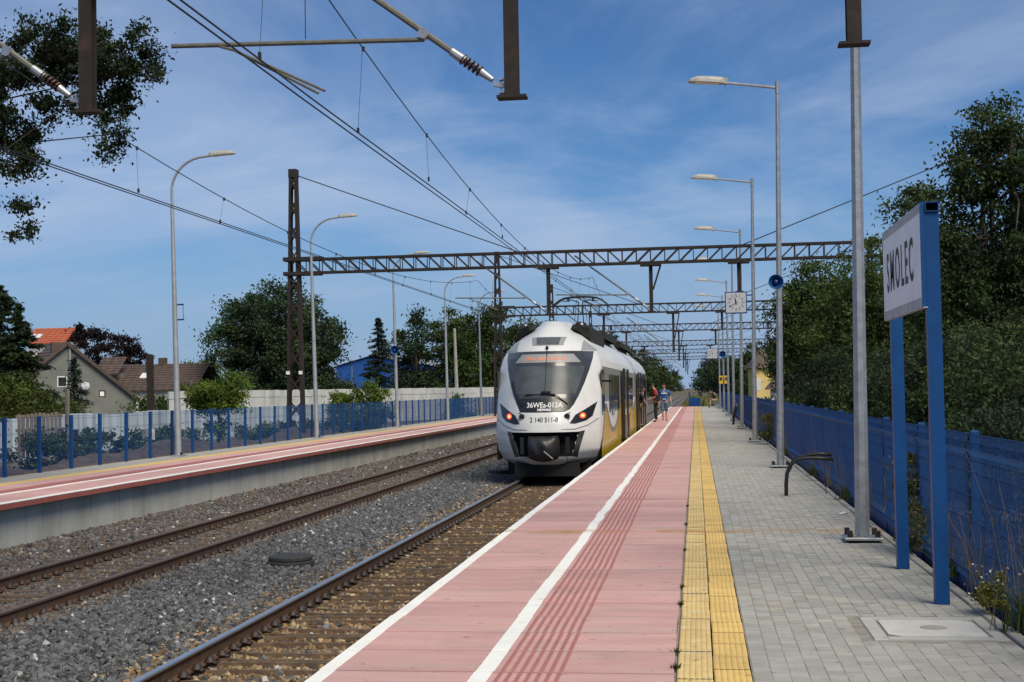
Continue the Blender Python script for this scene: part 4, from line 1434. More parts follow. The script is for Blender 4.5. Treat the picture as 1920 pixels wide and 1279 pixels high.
def person(loc, label, J, shirt, trousers, shoe, face, bare_arm=True, short=False, scale=1.0, sleeve=.5, extra=None, tilt=0.0):
    t = empty('person', loc, label=label, cat='person', group=None)
    t.scale = (scale, scale, scale)
    P, E, Rr = [], [], []
    def add(p, r):
        P.append(tuple(p)); Rr.append(r); return len(P) - 1
    pel = add(J['pelvis'], (.135, .10))
    be = add(J['belly'], (.130, .10))
    chs = add(J['chest'], (.155, .105))
    nk0 = add(J['neck0'], .07)
    nk = add(J['neck'], .052)
    h1 = add(Vector(J['head']) + Vector((0, 0, -.07)), (.066, .072))
    h2 = add(J['head'], (.082, .098))
    h3 = add(Vector(J['head']) + Vector((0, 0, .085)), (.062, .075))
    E += [(pel, be), (be, chs), (chs, nk0), (nk0, nk), (nk, h1), (h1, h2), (h2, h3)]
    for sd_ in ('l', 'r'):
        a = add(J['sh' + sd_], .062); b2 = add(J['el' + sd_], .043); c_ = add(J['wr' + sd_], .030)
        E += [(chs, a), (a, b2), (b2, c_)]
        hd = fingers(P, E, Rr, J['wr' + sd_], Vector(J['wr' + sd_]) - Vector(J['el' + sd_]), (0, 1, 0) if abs(J['wr' + sd_][0]) > .1 else (1, 0, 0))
        E.append((c_, hd))
        a = add(J['hip' + sd_], .090); b2 = add(J['kn' + sd_], .058); c_ = add(J['an' + sd_], .040); d = add(J['to' + sd_], (.040, .026))
        E += [(pel, a), (a, b2), (b2, c_), (c_, d)]
    skin_mesh('body', P, E, Rr, 'skin', t, 0, 1)
    def cloth(name, chain_pts, edges, rad, m):
        return skin_mesh(name, chain_pts, edges, rad, m, t, 0, 1)
    V_ = lambda a, b2, u: tuple(Vector(J[a]) * (1 - u) + Vector(J[b2]) * u)
    # shirt
    pts = [J['belly'], J['pelvis'], J['chest'], J['neck0']]
    ed = [(0, 1), (0, 2), (2, 3)]
    rr = [(.155, .125), (.160, .130), (.172, .128), (.085, .08)]
    for sd_ in ('l', 'r'):
        q = len(pts)
        pts += [J['sh' + sd_], V_('sh' + sd_, 'el' + sd_, sleeve), V_('sh' + sd_, 'el' + sd_, min(1.0, sleeve + .3))]
        rr += [.080, .070, .066]
        ed += [(2, q), (q, q + 1), (q + 1, q + 2)]
    cloth('shirt', pts, ed, rr, shirt)
    pts = [tuple(Vector(J['pelvis']) + Vector((0, 0, .06))), tuple(Vector(J['pelvis']) + Vector((0, 0, -.04)))]
    ed = [(0, 1)]
    rr = [(.155, .120), (.160, .125)]
    for sd_ in ('l', 'r'):
        q = len(pts)
        end = V_('kn' + sd_, 'an' + sd_, .08) if short else V_('kn' + sd_, 'an' + sd_, .95)
        pts += [J['hip' + sd_], V_('hip' + sd_, 'kn' + sd_, .6), J['kn' + sd_], end]
        rr += [.115, .092, .080 if short else .074, .078 if short else .062]
        ed += [(1, q), (q, q + 1), (q + 1, q + 2), (q + 2, q + 3)]
    cloth('trousers', pts, ed, rr, trousers)
    for sd_ in ('l', 'r'):
        a, d = Vector(J['an' + sd_]), Vector(J['to' + sd_])
        cloth('shoe', [tuple(a + Vector((0, 0, -.02))), tuple(a * .5 + d * .5), tuple(d)], [(0, 1), (1, 2)], [(.052, .05), (.052, .042), (.045, .03)], shoe)
    head_parts(t, *J['head'], face, tilt=tilt)
    return t
# man in red and black beside the open door, turned towards the train
J = dict(pelvis=(0, 0, .98), belly=(.0, 0, 1.16), chest=(-.03, 0, 1.40), neck0=(-.05, 0, 1.54), neck=(-.085, 0, 1.60), head=(-.14, 0, 1.705),
         shl=(-.03, -.20, 1.47), ell=(.03, -.24, 1.19), wrl=(-.20, -.20, 1.12), shr=(-.05, .20, 1.47), elr=(-.03, .25, 1.19), wrr=(-.24, .14, 1.12),
         hipl=(.0, -.10, .92), knl=(.0, -.11, .50), anl=(.03, -.12, .09), tol=(-.13, -.13, .04), hipr=(.0, .10, .92), knr=(-.03, .11, .50), anr=(-.01, .13, .09), tor=(-.17, .14, .04))
pr = person((-2.0, 66.8, 0), 'man in red shirt and black trousers standing bowed beside the train door', J, 'cloth_red', 'cloth_black', 'cloth_black', -PI / 2, scale=1.06, sleeve=.55, tilt=.35)
skin_mesh('waistcoat', [(-.075, 0, 1.12), (-.09, 0, 1.30), (-.10, 0, 1.45)], [(0, 1), (1, 2)], [(.15, .105), (.16, .11), (.12, .08)], 'cloth_black', pr)
MB().box(.02, .20, -.34, -.10, .98, 1.28, .03).build('shoulder_bag', 'cloth_black', pr)
# man in a blue shirt walking towards the camera
J = dict(pelvis=(0, 0, .97), belly=(0, -.01, 1.15), chest=(0, -.02, 1.39), neck0=(0, -.02, 1.53), neck=(0, -.03, 1.59), head=(-.01, -.05, 1.71),
         shl=(-.20, -.02, 1.46), ell=(-.27, .06, 1.19), wrl=(-.26, -.04, .95), shr=(.20, -.02, 1.46), elr=(.29, .06, 1.20), wrr=(.33, -.05, .96),
         hipl=(-.09, 0, .91), knl=(-.09, -.14, .52), anl=(-.07, .00, .12), tol=(-.07, -.15, .06), hipr=(.09, 0, .91), knr=(.09, .02, .50), anr=(.08, .05, .10), tor=(.10, -.12, .04))
pw = person((-1.62, 68.6, 0), 'man in blue T-shirt and denim shorts walking along the platform towards the camera', J, 'cloth_blue', 'cloth_denim', 'shoe_navy', 0, short=True, scale=1.05, sleeve=.6)
MB().box(-.13, .14, -.172, -.160, 1.335, 1.375).box(-.08, .08, -.172, -.160, 1.06, 1.09).build('shirt_print', 'letter_white', pw)
# passenger leaning out of the open door
J = dict(pelvis=(.0, 0, .98), belly=(.03, 0, 1.15), chest=(.10, -.02, 1.38), neck0=(.13, -.03, 1.52), neck=(.15, -.04, 1.58), head=(.17, -.07, 1.69),
         shl=(.08, -.20, 1.45), ell=(.20, -.26, 1.20), wrl=(.32, -.16, 1.05), shr=(.10, .18, 1.45), elr=(.14, .28, 1.20), wrr=(.26, .24, 1.05),
         hipl=(0, -.09, .92), knl=(0, -.10, .50), anl=(-.02, -.10, .09), tol=(.13, -.12, .04), hipr=(0, .10, .92), knr=(.02, .11, .50), anr=(.0, .11, .09), tor=(.15, .12, .04))
person((-2.46, 58.6, .02), 'person in dark clothes leaning out of the open train door', J, 'cloth_black', 'cloth_black', 'cloth_black', .9, scale=.97, sleeve=.7)
# dark hunched figure far down the platform
J = dict(pelvis=(0, 0, .52), belly=(-.04, 0, .70), chest=(-.16, 0, .90), neck0=(-.26, 0, 1.0), neck=(-.31, 0, 1.03), head=(-.40, 0, 1.06),
         shl=(-.20, -.20, .95), ell=(-.25, -.24, .68), wrl=(-.42, -.12, .60), shr=(-.20, .20, .95), elr=(-.25, .24, .68), wrr=(-.42, .12, .60),
         hipl=(-.02, -.10, .50), knl=(-.42, -.12, .50), anl=(-.38, -.12, .09), tol=(-.52, -.13, .04), hipr=(-.02, .10, .50), knr=(-.42, .12, .50), anr=(-.40, .12, .09), tor=(-.54, .13, .04))
person((1.62, 112.0, 0), 'distant person in a dark jacket sitting hunched at the end of the near platform', J, 'cloth_black', 'cloth_tan', 'cloth_black', -PI / 2, scale=1.25, sleeve=.9)
b_ = empty('bench', (1.72, 112.0, 0), label='small grey bench under the hunched figure at the platform end', cat='bench')
MB().box(-.28, .22, -.55, .55, .46, .52).build('seat', 'wood_grey', b_)
for yy in (-.4, .4):
    MB().box(-.2, .15, yy - .03, yy + .03, 0, .46).build('leg', 'galv', b_)

# ------------------------------------------------------------------ vegetation helpers
def leaf_mesh(name, C, D, L, wd, tint, m='leaf'):
    """rhombic leaves: centre C, direction D, length L, width wd"""
    n = len(C)
    r = RNG.normal(size=(n, 3))
    S = np.cross(D, r)
    S /= np.linalg.norm(S, axis=1)[:, None] + 1e-9
    N = np.cross(D, S)
    L = L[:, None]
    w = (wd * L)
    V = np.stack([C - D * L * .5, C + S * w * .5 - D * L * .05 + N * L * .06, C + D * L * .5, C - S * w * .5 - D * L * .05 + N * L * .06], 1)
    F = np.arange(n * 4).reshape(n, 4)
    return np_mesh(name, V.reshape(-1, 3), F, m, np.repeat(tint, 4, axis=0))
def unit(n):
    d = RNG.normal(size=(n, 3))
    return d / np.linalg.norm(d, axis=1)[:, None]
def crown(blobs, nleaf, leaf, col, name, var=.35, cs=.42, droop=.25, fill=.5, ncl=None, yellow=.12):
    vol = np.array([b[3] * b[4] * b[5] for b in blobs]) ** (2 / 3)
    Cs, Ts, Ds = [], [], []
    tips = []
    for b, q in zip(blobs, vol / vol.sum()):
        n = int(nleaf * q)
        nc = ncl or max(10, int(n / 160))
        d = unit(nc)
        rr = np.where(RNG.random(nc) < fill, RNG.uniform(.80, 1.04, nc), RNG.uniform(.25, .85, nc))
        cc = d * rr[:, None] * np.array(b[3:6]) + np.array(b[:3])
        cc += RNG.normal(0, .10, (nc, 3)) * np.array(b[3:6])
        tips.append(cc)
        idx = RNG.integers(0, nc, n)
        sz = RNG.uniform(.5, 1.4, nc)
        p = cc[idx] + RNG.normal(size=(n, 3)) * (cs * sz[idx])[:, None] * np.array([1, 1, .62])
        p[:, 2] -= droop * np.abs(RNG.normal(size=n)) * cs
        Cs.append(p)
        lum = RNG.uniform(1 - var, 1 + var, nc)[idx] * RNG.uniform(.75, 1.3, n)
        t = np.array(col)[None] * lum[:, None]
        t[:, 0] *= (1 + yellow * RNG.normal(size=nc))[idx]
        Ts.append(np.clip(t, .002, 1))
        dd = unit(n)
        dd[:, 2] -= .35
        Ds.append(dd / np.linalg.norm(dd, axis=1)[:, None])
    C, T, D = np.concatenate(Cs), np.concatenate(Ts), np.concatenate(Ds)
    keep = C[:, 2] > .02 + 0 * C[:, 2]
    C, T, D = C[keep], T[keep], D[keep]
    return leaf_mesh(name, C, D, RNG.uniform(.7, 1.35, len(C)) * leaf, .52, T), np.concatenate(tips)
def trunk(base, h, r, tips, nl, lean=(0, 0)):
    k = MB()
    topp = (base[0] + lean[0], base[1] + lean[1], base[2] + h)
    k.tube([base, (base[0] + lean[0] * .3 + .05, base[1] + lean[1] * .3, base[2] + h * .4), topp], [r, r * .75, r * .35], 8)
    idx = RNG.permutation(len(tips))[:nl]
    for i in idx:
        tp = tips[i]
        f = random.uniform(.35, .95)
        s = Vector((base[0] + lean[0] * f, base[1] + lean[1] * f, base[2] + h * f))
        e = Vector(tp)
        m_ = s.lerp(e, .5) + Vector((random.uniform(-.2, .2), random.uniform(-.2, .2), .15 * (e - s).length * .5))
        k.tube([s, m_, e], [r * .34, r * .2, r * .07], 5)
    return k
def tree(name, label, x, y, z0, blobs, nleaf, leaf, col, cat='tree', group=None, tr=.16, th=None, nl=12, **kw):
    t = empty(name, (x, y, z0), label=label, cat=cat, group=group)
    me, tips = crown(blobs, nleaf, leaf, col, 'crown', **kw)
    obj('crown', me, t)
    if tr:
        th = th or max(b[2] for b in blobs)
        trunk((0, 0, -.1), th, tr, tips, nl).build('trunk', 'bark', t, True)
    return t
def conifer(name, label, x, y, z0, h, r, n, col, group=None, leaf=.22):
    t = empty(name, (x, y, z0), label=label, cat='tree', group=group)
    nb = int(h * 16)
    C, D, T = [], [], []
    for i in range(nb):
        u = (i + RNG.random()) / nb
        hz = h * (.06 + .94 * u)
        ln = r * (1 - u) ** .85 * RNG.uniform(.65, 1.12) + .06
        a = RNG.uniform(0, 2 * PI)
        m = int(n / nb * (ln / r + .15) * 1.6) + 3
        s = RNG.random(m) ** .7
        px = np.cos(a) * ln * s + RNG.normal(0, .07 + .05 * r * (1 - u), m)
        py = np.sin(a) * ln * s + RNG.normal(0, .07 + .05 * r * (1 - u), m)
        pz = hz - .28 * ln * s + .10 * ln * s * s + RNG.normal(0, .05, m)
        C.append(np.c_[px, py, pz])
        d = np.c_[np.full(m, np.cos(a)), np.full(m, np.sin(a)), np.full(m, -.35)] + RNG.normal(0, .45, (m, 3))
        D.append(d / np.linalg.norm(d, axis=1)[:, None])
        T.append(np.array(col)[None] * (RNG.uniform(.6, 1.4) * RNG.uniform(.7, 1.3, m))[:, None])
    C, D, T = np.concatenate(C), np.concatenate(D), np.concatenate(T)
    obj('crown', leaf_mesh('crown', C, D, RNG.uniform(.7, 1.3, len(C)) * leaf, .30, T), t)
    MB().tube([(0, 0, -.1), (0, 0, h * .97)], [.035 * h * .5, .012], 6).build('trunk', 'bark', t)
    return t
G1, G2, G3, G4 = (.036, .058, .014), (.048, .078, .016), (.085, .135, .018), (.026, .046, .018)

# right-hand trees behind the fence
GR = 'trees behind the near fence'
tree('locust_tree', 'tall feathery dark green tree rising above the station sign', 8.7, 38, -.2,
     [(.6, 0, 7.4, 1.9, 1.8, 1.6), (-2.3, -.2, 6.3, 1.1, 1.2, 1.1), (-1.2, 0, 7.6, 1.1, 1.2, 1.1), (-.2, 0, 8.9, .9, 1, .9), (1.4, .2, 8.6, 1.2, 1.2, 1.1), (-.8, 0, 4.6, 2.6, 2.3, 1.7), (1.6, 0, 5.2, 2.5, 2.2, 2.0), (.0, -.6, 2.2, 3.0, 2.0, 1.8)], 74000, .125, G1, group=GR, tr=.17, nl=30, cs=.25)
tree('locust_tree', 'feathery dark tree at the right edge of the picture', 12.0, 41, -.2,
     [(0, 0, 7.2, 2.4, 2.4, 2.5), (-.8, 0, 4.6, 2.8, 2.4, 2.2), (0, 0, 2.2, 3.2, 2.4, 1.8)], 30000, .14, G1, group=GR, tr=.2, nl=24, cs=.34)
tree('dense_tree', 'dense green tree between the nearest lamp post and the sign', 6.9, 51, -.2,
     [(.3, 0, 5.5, 2.0, 1.8, 1.7), (-1.2, 0, 4.2, 1.7, 1.7, 1.5), (.2, 0, 2.9, 2.7, 2.0, 1.8), (0, 0, 1.2, 2.8, 2.0, 1.2)], 46000, .135, G2, group=GR, tr=.17, nl=16, cs=.30)
tree('dense_tree', 'dense green tree behind the lamp post with the large loudspeaker', 5.5, 61, -.2,
     [(.2, 0, 6.1, 1.7, 1.7, 1.5), (-.9, 0, 4.6, 1.5, 1.6, 1.5), (.3, 0, 3.2, 2.1, 1.8, 1.7), (0, 0, 1.3, 2.1, 1.8, 1.3)], 34000, .15, G2, group=GR, tr=.17, nl=16, cs=.30)
tree('dense_tree', 'low dense tree at the left end of the row behind the near fence', 6.0, 74, -.2,
     [(0, 0, 4.7, 1.5, 1.5, 1.5), (-.3, 0, 3.0, 1.9, 1.7, 1.6), (0, 0, 1.2, 1.9, 1.7, 1.3)], 15000, .21, G1, group=GR, tr=.15, nl=10, cs=.38)
tree('dense_tree', 'broad dark tree filling the gap behind the two right-hand trees', 12.5, 62, -.2,
     [(0, 0, 6.6, 3.2, 2.4, 2.6), (-2.6, 0, 5.2, 2.6, 2.4, 2.4), (0, 0, 3, 4.2, 2.4, 2.4), (-3.2, 0, 2, 2.6, 2, 1.9)], 26000, .24, G4, group=GR, tr=.2, nl=14, cs=.5)
BG = 'bushes close behind the near fence'
for i, (x, y, r, h, lb) in enumerate(((4.9, 21.5, 1.5, 2.5, 'dark bush behind the fence at the right edge, below the trees'), (4.6, 27.5, 1.4, 2.9, 'dark leafy bush directly behind the station sign posts'), (4.6, 35, 1.5, 2.9, 'dark bush behind the fence right of the nearest lamp post'),
                                      (4.5, 43.5, 1.4, 2.8, 'dark bush behind the fence left of the nearest lamp post'), (6.9, 31, 1.7, 3.4, 'taller bush in the shade under the feathery tree'))):
    tree('bush', lb, x, y, -.15, [(0, 0, h * .55, r, r, h * .45), (.3, .2, h * .3, r * 1.1, r, h * .35)], 22000, .085, (G1, G4)[i % 2], cat='bush', group=BG, tr=.06, nl=8, cs=.20)
for i, (y, h, lb) in enumerate(((10.6, 1.3, 'dark undergrowth behind the near fence at the bottom right corner'), (13.2, 1.5, 'dark undergrowth behind the fence, just past the station sign'), (16.6, 1.6, 'dark undergrowth behind the fence beside the nearest lamp post'))):
    tree('undergrowth', lb, 3.5, y, -.15, [(0, 0, h * .45, .8, 1.5, h * .55)], 9000, .06, G4, cat='bush', group=BG, tr=.03, nl=5, cs=.16)
# far rows on both sides of the line
ORD = ('nearest', 'second', 'third', 'fourth', 'fifth', 'sixth', 'seventh', 'eighth', 'farthest')
rows = (((-17, 170, 11, 4.6), (-16, 215, 12, 5.0), (-16, 265, 12, 5.4), (-15.5, 315, 12.5, 5.2), (-15, 370, 12.5, 5), (-15, 440, 13, 5), (-15, 540, 13, 5.5), (-15, 680, 13, 6), (-15, 900, 14, 7)),
        ((12.4, 150, 6.6, 3.4), (10.6, 214, 8.4, 4.2), (8.6, 235, 8.6, 4.0), (7.4, 285, 9.6, 3.8), (6.6, 340, 10, 3.8), (6, 420, 11, 4.2), (6, 530, 12, 4.6), (6.5, 680, 13, 5.5), (7, 900, 14, 6.5)))
for side_, nm in ((0, 'left'), (1, 'right')):
    for i, (x, y, h, r) in enumerate(rows[side_]):
        c = (G2, G1, G2, G4)[i % 4] if side_ == 0 else (G3, G2, G1, G4)[min(i, 3)]
        tree('far_tree', ORD[i] + ' tree of the distant row ' + nm + ' of the line, ' + ('beyond the train' if side_ == 0 else 'behind the lamp posts'), x, y, -.6, [(0, 0, h * .62, r, r, h * .38), (.3, 0, h * .28, r * 1.05, r, h * .3)], 7500 - i * 450, .40 + .07 * i, c, group='distant trees ' + nm + ' of the line', tr=.25, nl=5, cs=.75 + .06 * i)
# left-hand background
tree('ash_tree', 'large rounded green tree behind the tall rusty lattice mast', -35.3, 110, -.3,
     [(0, 0, 8.6, 3.6, 3.4, 3.0), (-2.9, 0, 7.2, 2.6, 2.6, 2.4), (2.7, 0, 6.6, 2.8, 2.6, 2.6), (0, 0, 5.2, 4.9, 3.4, 2.6), (.4, 0, 2.6, 5.2, 3.0, 2.2)], 64000, .27, (.036, .062, .024), tr=.4, nl=26, cs=.50, fill=.6)
tree('lime_tree', 'dense tree with pointed top right of the spruce, beyond the white wall', -25.6, 121, -.3, [(0, 0, 5.6, 2.2, 2.2, 3.6), (0, 0, 2.4, 2.9, 2.4, 2.2)], 12000, .28, G4, group='trees beyond the white wall', tr=.25, nl=8, cs=.5)
tree('lime_tree', 'tall leafy tree beside the concrete pole beyond the far platform', -22.4, 123, -.3, [(0, 0, 7.8, 1.9, 2, 2.4), (.8, 0, 5.4, 2.4, 2.2, 2.8), (0, 0, 2.5, 2.7, 2.4, 2.2)], 15000, .28, G2, group='trees beyond the white wall', tr=.25, nl=12, cs=.5)
tree('lime_tree', 'leafy tree just left of the front of the train', -19.6, 125, -.3, [(0, 0, 8.0, 1.9, 2, 2.2), (.5, 0, 5.0, 2.4, 2.2, 2.9), (0, 0, 2.2, 2.6, 2.2, 2.2)], 15000, .28, G1, group='trees beyond the white wall', tr=.25, nl=12, cs=.5)
tree('lime_tree', 'leafy tree half hidden behind the front of the train', -16.6, 130, -.3, [(0, 0, 7.2, 2.0, 2, 2.2), (0, 0, 3.5, 2.4, 2.2, 2.9)], 10000, .3, G1, group='trees beyond the white wall', tr=.25, nl=8, cs=.5)
conifer('spruce', 'slender dark spruce with a bare pointed tip in front of the blue warehouse', -27.7, 115, -.3, 8.6, 2.4, 5200, (.016, .034, .018), leaf=.34)
tree('bush', 'dark bush at the foot of the large rounded tree', -30.2, 108, -.3, [(0, 0, 1.8, 2.0, 1.4, 1.6)], 5000, .26, G4, cat='bush', tr=0, cs=.4)
tree('copper_beech', 'taller dark purple-leaved tree behind the grey gable house', -59.0, 126, -.3, [(-.4, 0, 8.0, 1.7, 1.6, 1.5), (.9, 0, 6.4, 2.0, 1.8, 2.0), (-1.6, 0, 8.4, .7, .8, .7), (0, 0, 3.5, 2.0, 1.8, 2.6)], 9500, .27, (.018, .010, .012), group='purple-leaved trees', tr=.2, nl=22, cs=.34)
tree('copper_beech', 'lower dark purple-leaved tree above the long brown roof', -56.2, 127, -.3, [(0, 0, 6.6, 1.0, 1.0, 1.2), (.2, 0, 4.5, 1.4, 1.3, 1.8), (1.7, 0, 6.2, .5, .5, .4)], 4500, .27, (.018, .010, .012), group='purple-leaved trees', tr=.16, nl=16, cs=.30)
tree('leafy_tree', 'pale green tree behind the right end of the long brown roof', -48.4, 126, -.3, [(0, 0, 4.2, 1.8, 1.4, 1.6), (1.0, 0, 3.0, 1.8, 1.4, 2.0)], 6000, .26, (.070, .105, .020), tr=.15, nl=8, cs=.4)
conifer('pine_tree', 'dark conifer at the left edge of the picture', -33.0, 60, -.3, 7.4, 3.4, 20000, (.020, .036, .010), leaf=.26)
conifer('pine_tree', 'second dark conifer near the left edge, in front of the red roof', -31.8, 59.5, -.3, 6.5, 2.4, 13000, (.022, .040, .010), leaf=.26)
tree('leafy_tree', 'yellow-green leafy tree at the left edge above the fence', -25.9, 49, -.3, [(0, 0, 1.5, 1.6, 1.4, 1.2), (1.3, 0, 1.1, .7, .9, .9), (-.8, 0, 2.3, 1.1, 1.2, 1.0)], 13000, .13, (.060, .080, .012), tr=.1, nl=10, cs=.24)
conifer('spruce', 'small narrow spruce in front of the grey gable wall', -26.1, 53.5, -.3, 3.7, .95, 3600, (.014, .028, .018), leaf=.15)
conifer('spruce', 'low bluish spruce beside the yellow-green tree', -26.8, 53, -.3, 2.3, 1.25, 3200, (.020, .036, .034), leaf=.15)
tree('shade_tree', 'small bright green round tree behind the far platform fence', -18.4, 49.8, -.25, [(0, 0, 2.15, 1.12, 1.05, .72), (-.3, 0, 1.75, 1.0, .9, .5), (0, 0, .75, .45, .4, .35)], 9000, .12, (.085, .135, .016), tr=.06, th=2.1, nl=14, cs=.17)
tree('bush', 'bright green drooping bush in front of the white wall, by a lamp post', -17.4, 71, -.25, [(0, 0, 1.7, 1.0, .9, .95), (-.2, 0, .9, 1.1, .9, .9)], 8000, .13, (.110, .165, .020), cat='bush', tr=.07, nl=8, cs=.2)
tree('bush', 'lower bright green bush beside the drooping one', -19.4, 71.5, -.25, [(0, 0, 1.25, .85, .7, .75)], 4500, .13, (.105, .150, .020), cat='bush', tr=.06, nl=6, cs=.2)
for i, (x, y, r, h, lb) in enumerate(((-17.9, 44.0, 1.0, .80, 'low green shrub behind the fence, left of the nearest curved lamp'), (-18.0, 39.5, 1.2, .85, 'low rambling shrub with white flowers behind the far fence'), (-17.8, 54, 1.3, .75, 'low shrub under the small bright green tree'), (-17.6, 59, 1.3, .70, 'low shrub at the foot of the tall rusty mast'),
                                      (-17.4, 34.8, 1.1, 1.0, 'dark shrub behind the fence beside the grey wooden gate'), (-18.4, 30.5, 1.4, 1.5, 'dark overgrown shrub at the left edge behind the fence'), (-17.3, 65.5, 1.6, 1.15, 'dense dark shrub right behind the far fence past the mast'), (-17.3, 69.5, 1.6, 1.2, 'dense dark shrub behind the far fence, below the drooping bush'), (-18.2, 96, 2.5, 1.5, 'dark shrub behind the far end of the blue fence'), (-38.5, 91, 2.0, 2.3, 'small hedge below the grey gable wall'), (-36.6, 93, 1.2, 2.6, 'leafy bush beside the rusty stub post'))):
    tree('shrub', lb, x, y, -.25, [(0, 0, h * .5, r, r * 1.3, h * .55)], 3800, .11 if y < 80 else .2, (G2, G1, (.075, .115, .022))[i % 3], cat='shrub', group='shrubs beyond the far platform', tr=.03, nl=5, cs=.16 if y < 80 else .3)
# big tree whose branches hang into the picture at the top left
tb = [(5.85, 0, 8.2, .75, .9, .62), (5.5, .1, 7.65, .62, .8, .5), (6.2, .1, 7.95, .40, .6, .36), (4.9, 0, 8.35, .75, .9, .5), (5.72, 0, 6.95, .20, .4, .50), (5.62, 0, 6.5, .10, .3, .26),
      (4.3, 0, 8.15, .5, .8, .7), (4.6, .1, 7.35, .40, .6, .22), (4.2, 0, 6.45, .20, .4, .16), (3.98, 0, 5.75, .16, .5, .80), (3.85, 0, 6.9, .42, .6, .6), (3.0, 0, 7.5, .9, 1.2, 1.6), (2.0, 0, 8.6, 1.8, 1.8, 1.2)]
t = tree('overhanging_tree', 'dark leafy branches hanging into the top left corner of the picture', -16.2, 23.0, -.25, tb, 52000, .080, (.018, .032, .009), tr=.10, th=7.8, nl=9, cs=.12, droop=.5, var=.45)

# ------------------------------------------------------------------ weeds
def blades(name, n, r, h, col, m='grass', lean=.5, w=.008):
    V, F, T = [], [], []
    for i in range(n):
        a, q = RNG.uniform(0, 2 * PI), RNG.uniform(0, r)
        x, y = q * math.cos(a), q * math.sin(a)
        hh = h * RNG.uniform(.45, 1.1)
        lx, ly = RNG.normal(0, lean * .4 * hh, 2)
        d = RNG.uniform(0, PI)
        ux, uy = w * math.cos(d), w * math.sin(d)
        k_ = len(V)
        V += [(x - ux, y - uy, 0), (x + ux, y + uy, 0), (x + lx * .4 + ux * .7, y + ly * .4 + uy * .7, hh * .6), (x + lx * .4 - ux * .7, y + ly * .4 - uy * .7, hh * .6),
              (x + lx + ux * .2, y + ly + uy * .2, hh), (x + lx - ux * .2, y + ly - uy * .2, hh)]
        F += [(k_, k_ + 1, k_ + 2, k_ + 3), (k_ + 3, k_ + 2, k_ + 4, k_ + 5)]
        T += [np.array(col) * RNG.uniform(.6, 1.4)] * 6
    return np_mesh(name, np.array(V), np.array(F), m, np.array(T))
DRY, GRN = (.20, .15, .085), (.060, .090, .020)
tuft = blades('blades', 34, .035, .055, (.055, .065, .018), lean=1.2, w=.006)
TUFT = {8.12: 'nearest', 8.62: 'second nearest', 10.5: 'third', 11.4: 'fourth', 14.0: 'fifth', 16.6: 'sixth', 19.2: 'farthest'}
for yy in (8.12, 8.62, 10.5, 11.4, 14.0, 16.6, 19.2):
    t = empty('weed_tuft', (-.155, yy, -.01), random.uniform(0, 6), label=TUFT[yy] + ' tiny green tuft in the joint between pink slabs and yellow tiles', cat='weed', group='tufts in the slab joint')
    o = obj('blades', tuft, t)
    o.scale = [random.uniform(.45, .85)] * 3
seed = blades('dry_stalks', 34, .16, .75, DRY, lean=.75, w=.0035)
seed2 = blades('dry_stalks', 26, .20, 1.0, (.16, .12, .075), lean=.6, w=.003)
green = blades('green_blades', 70, .14, .28, GRN, lean=1.0, w=.006)
for i, (x, y, s) in enumerate(((2.17, 8.3, 1.0), (2.16, 9.4, 1.2), (2.18, 10.9, .9), (2.16, 12.1, 1.0), (2.16, 17.6, .8), (2.15, 20.1, .9), (2.14, 22.8, .8), (2.15, 25.4, 1.0), (2.14, 33.5, 1.1), (2.14, 46.0, 1.0))):
    t = empty('dry_grass', (x, y, 0), random.uniform(0, 6), label='clump of dry grass stalks growing along the foot of the near fence', cat='weed', group='dry grass along the near fence')
    t.scale = (s, s, s)
    obj('dry_stalks', (seed, seed2)[i % 2], t)
    if i % 2 or i > 6:
        obj('green_blades', green, t)
t = tree('leafy_weed', 'tall grey-green weed leaning on the fence behind the nearest lamp post', 2.12, 13.9, 0, [(0, .0, .55, .10, .25, .42), (.0, -.25, .25, .10, .3, .26), (-.02, .15, .85, .07, .12, .2)], 3600, .035, (.085, .090, .040), cat='weed', tr=.008, th=.9, nl=8, cs=.06, droop=.1)
t = tree('leafy_weed', 'tall greenish weed at the fence beside the third lamp post', 2.10, 39.6, 0, [(0, 0, .45, .14, .5, .40)], 1500, .06, (.090, .095, .030), cat='weed', tr=.008, nl=6, cs=.1)
t = tree('flowering_weed', 'small bushy weed with pale flowers at the kerb beside the sign', 2.10, 10.15, 0, [(0, 0, .17, .09, .12, .14), (.03, -.05, .10, .10, .12, .09)], 1500, .026, (.130, .140, .020), cat='weed', tr=.006, nl=10, cs=.035, droop=.1)
n = 46
C = np.c_[RNG.normal(0, .085, n), RNG.normal(0, .10, n), RNG.uniform(.12, .36, n)]
obj('flowers', leaf_mesh('flowers', C, unit(n), RNG.uniform(.016, .026, n), .9, np.tile([[.68, .66, .52]], (n, 1)), 'grass'), t)['kind'] = 'stuff'
# tall grass and scrub at the end of the line
n = 9000
x = np.concatenate([RNG.uniform(-30, -11.5, n // 3), RNG.uniform(-1.5, 12, n - n // 3)])
y = RNG.uniform(124, 260, n)
C = np.c_[x, y, RNG.uniform(-.9, .0, n)]
d = unit(n) * .5 + np.array([0, 0, 1.0])
o = obj('tall_grass', leaf_mesh('tall_grass', C, d / np.linalg.norm(d, axis=1)[:, None], RNG.uniform(.5, 1.2, n), .25, np.array([[.17, .17, .055]]) * RNG.uniform(.5, 1.4, (n, 1)), 'grass'))
tag(o, 'pale tall grass growing along the line beyond the platform end', 'grass', kind='stuff')

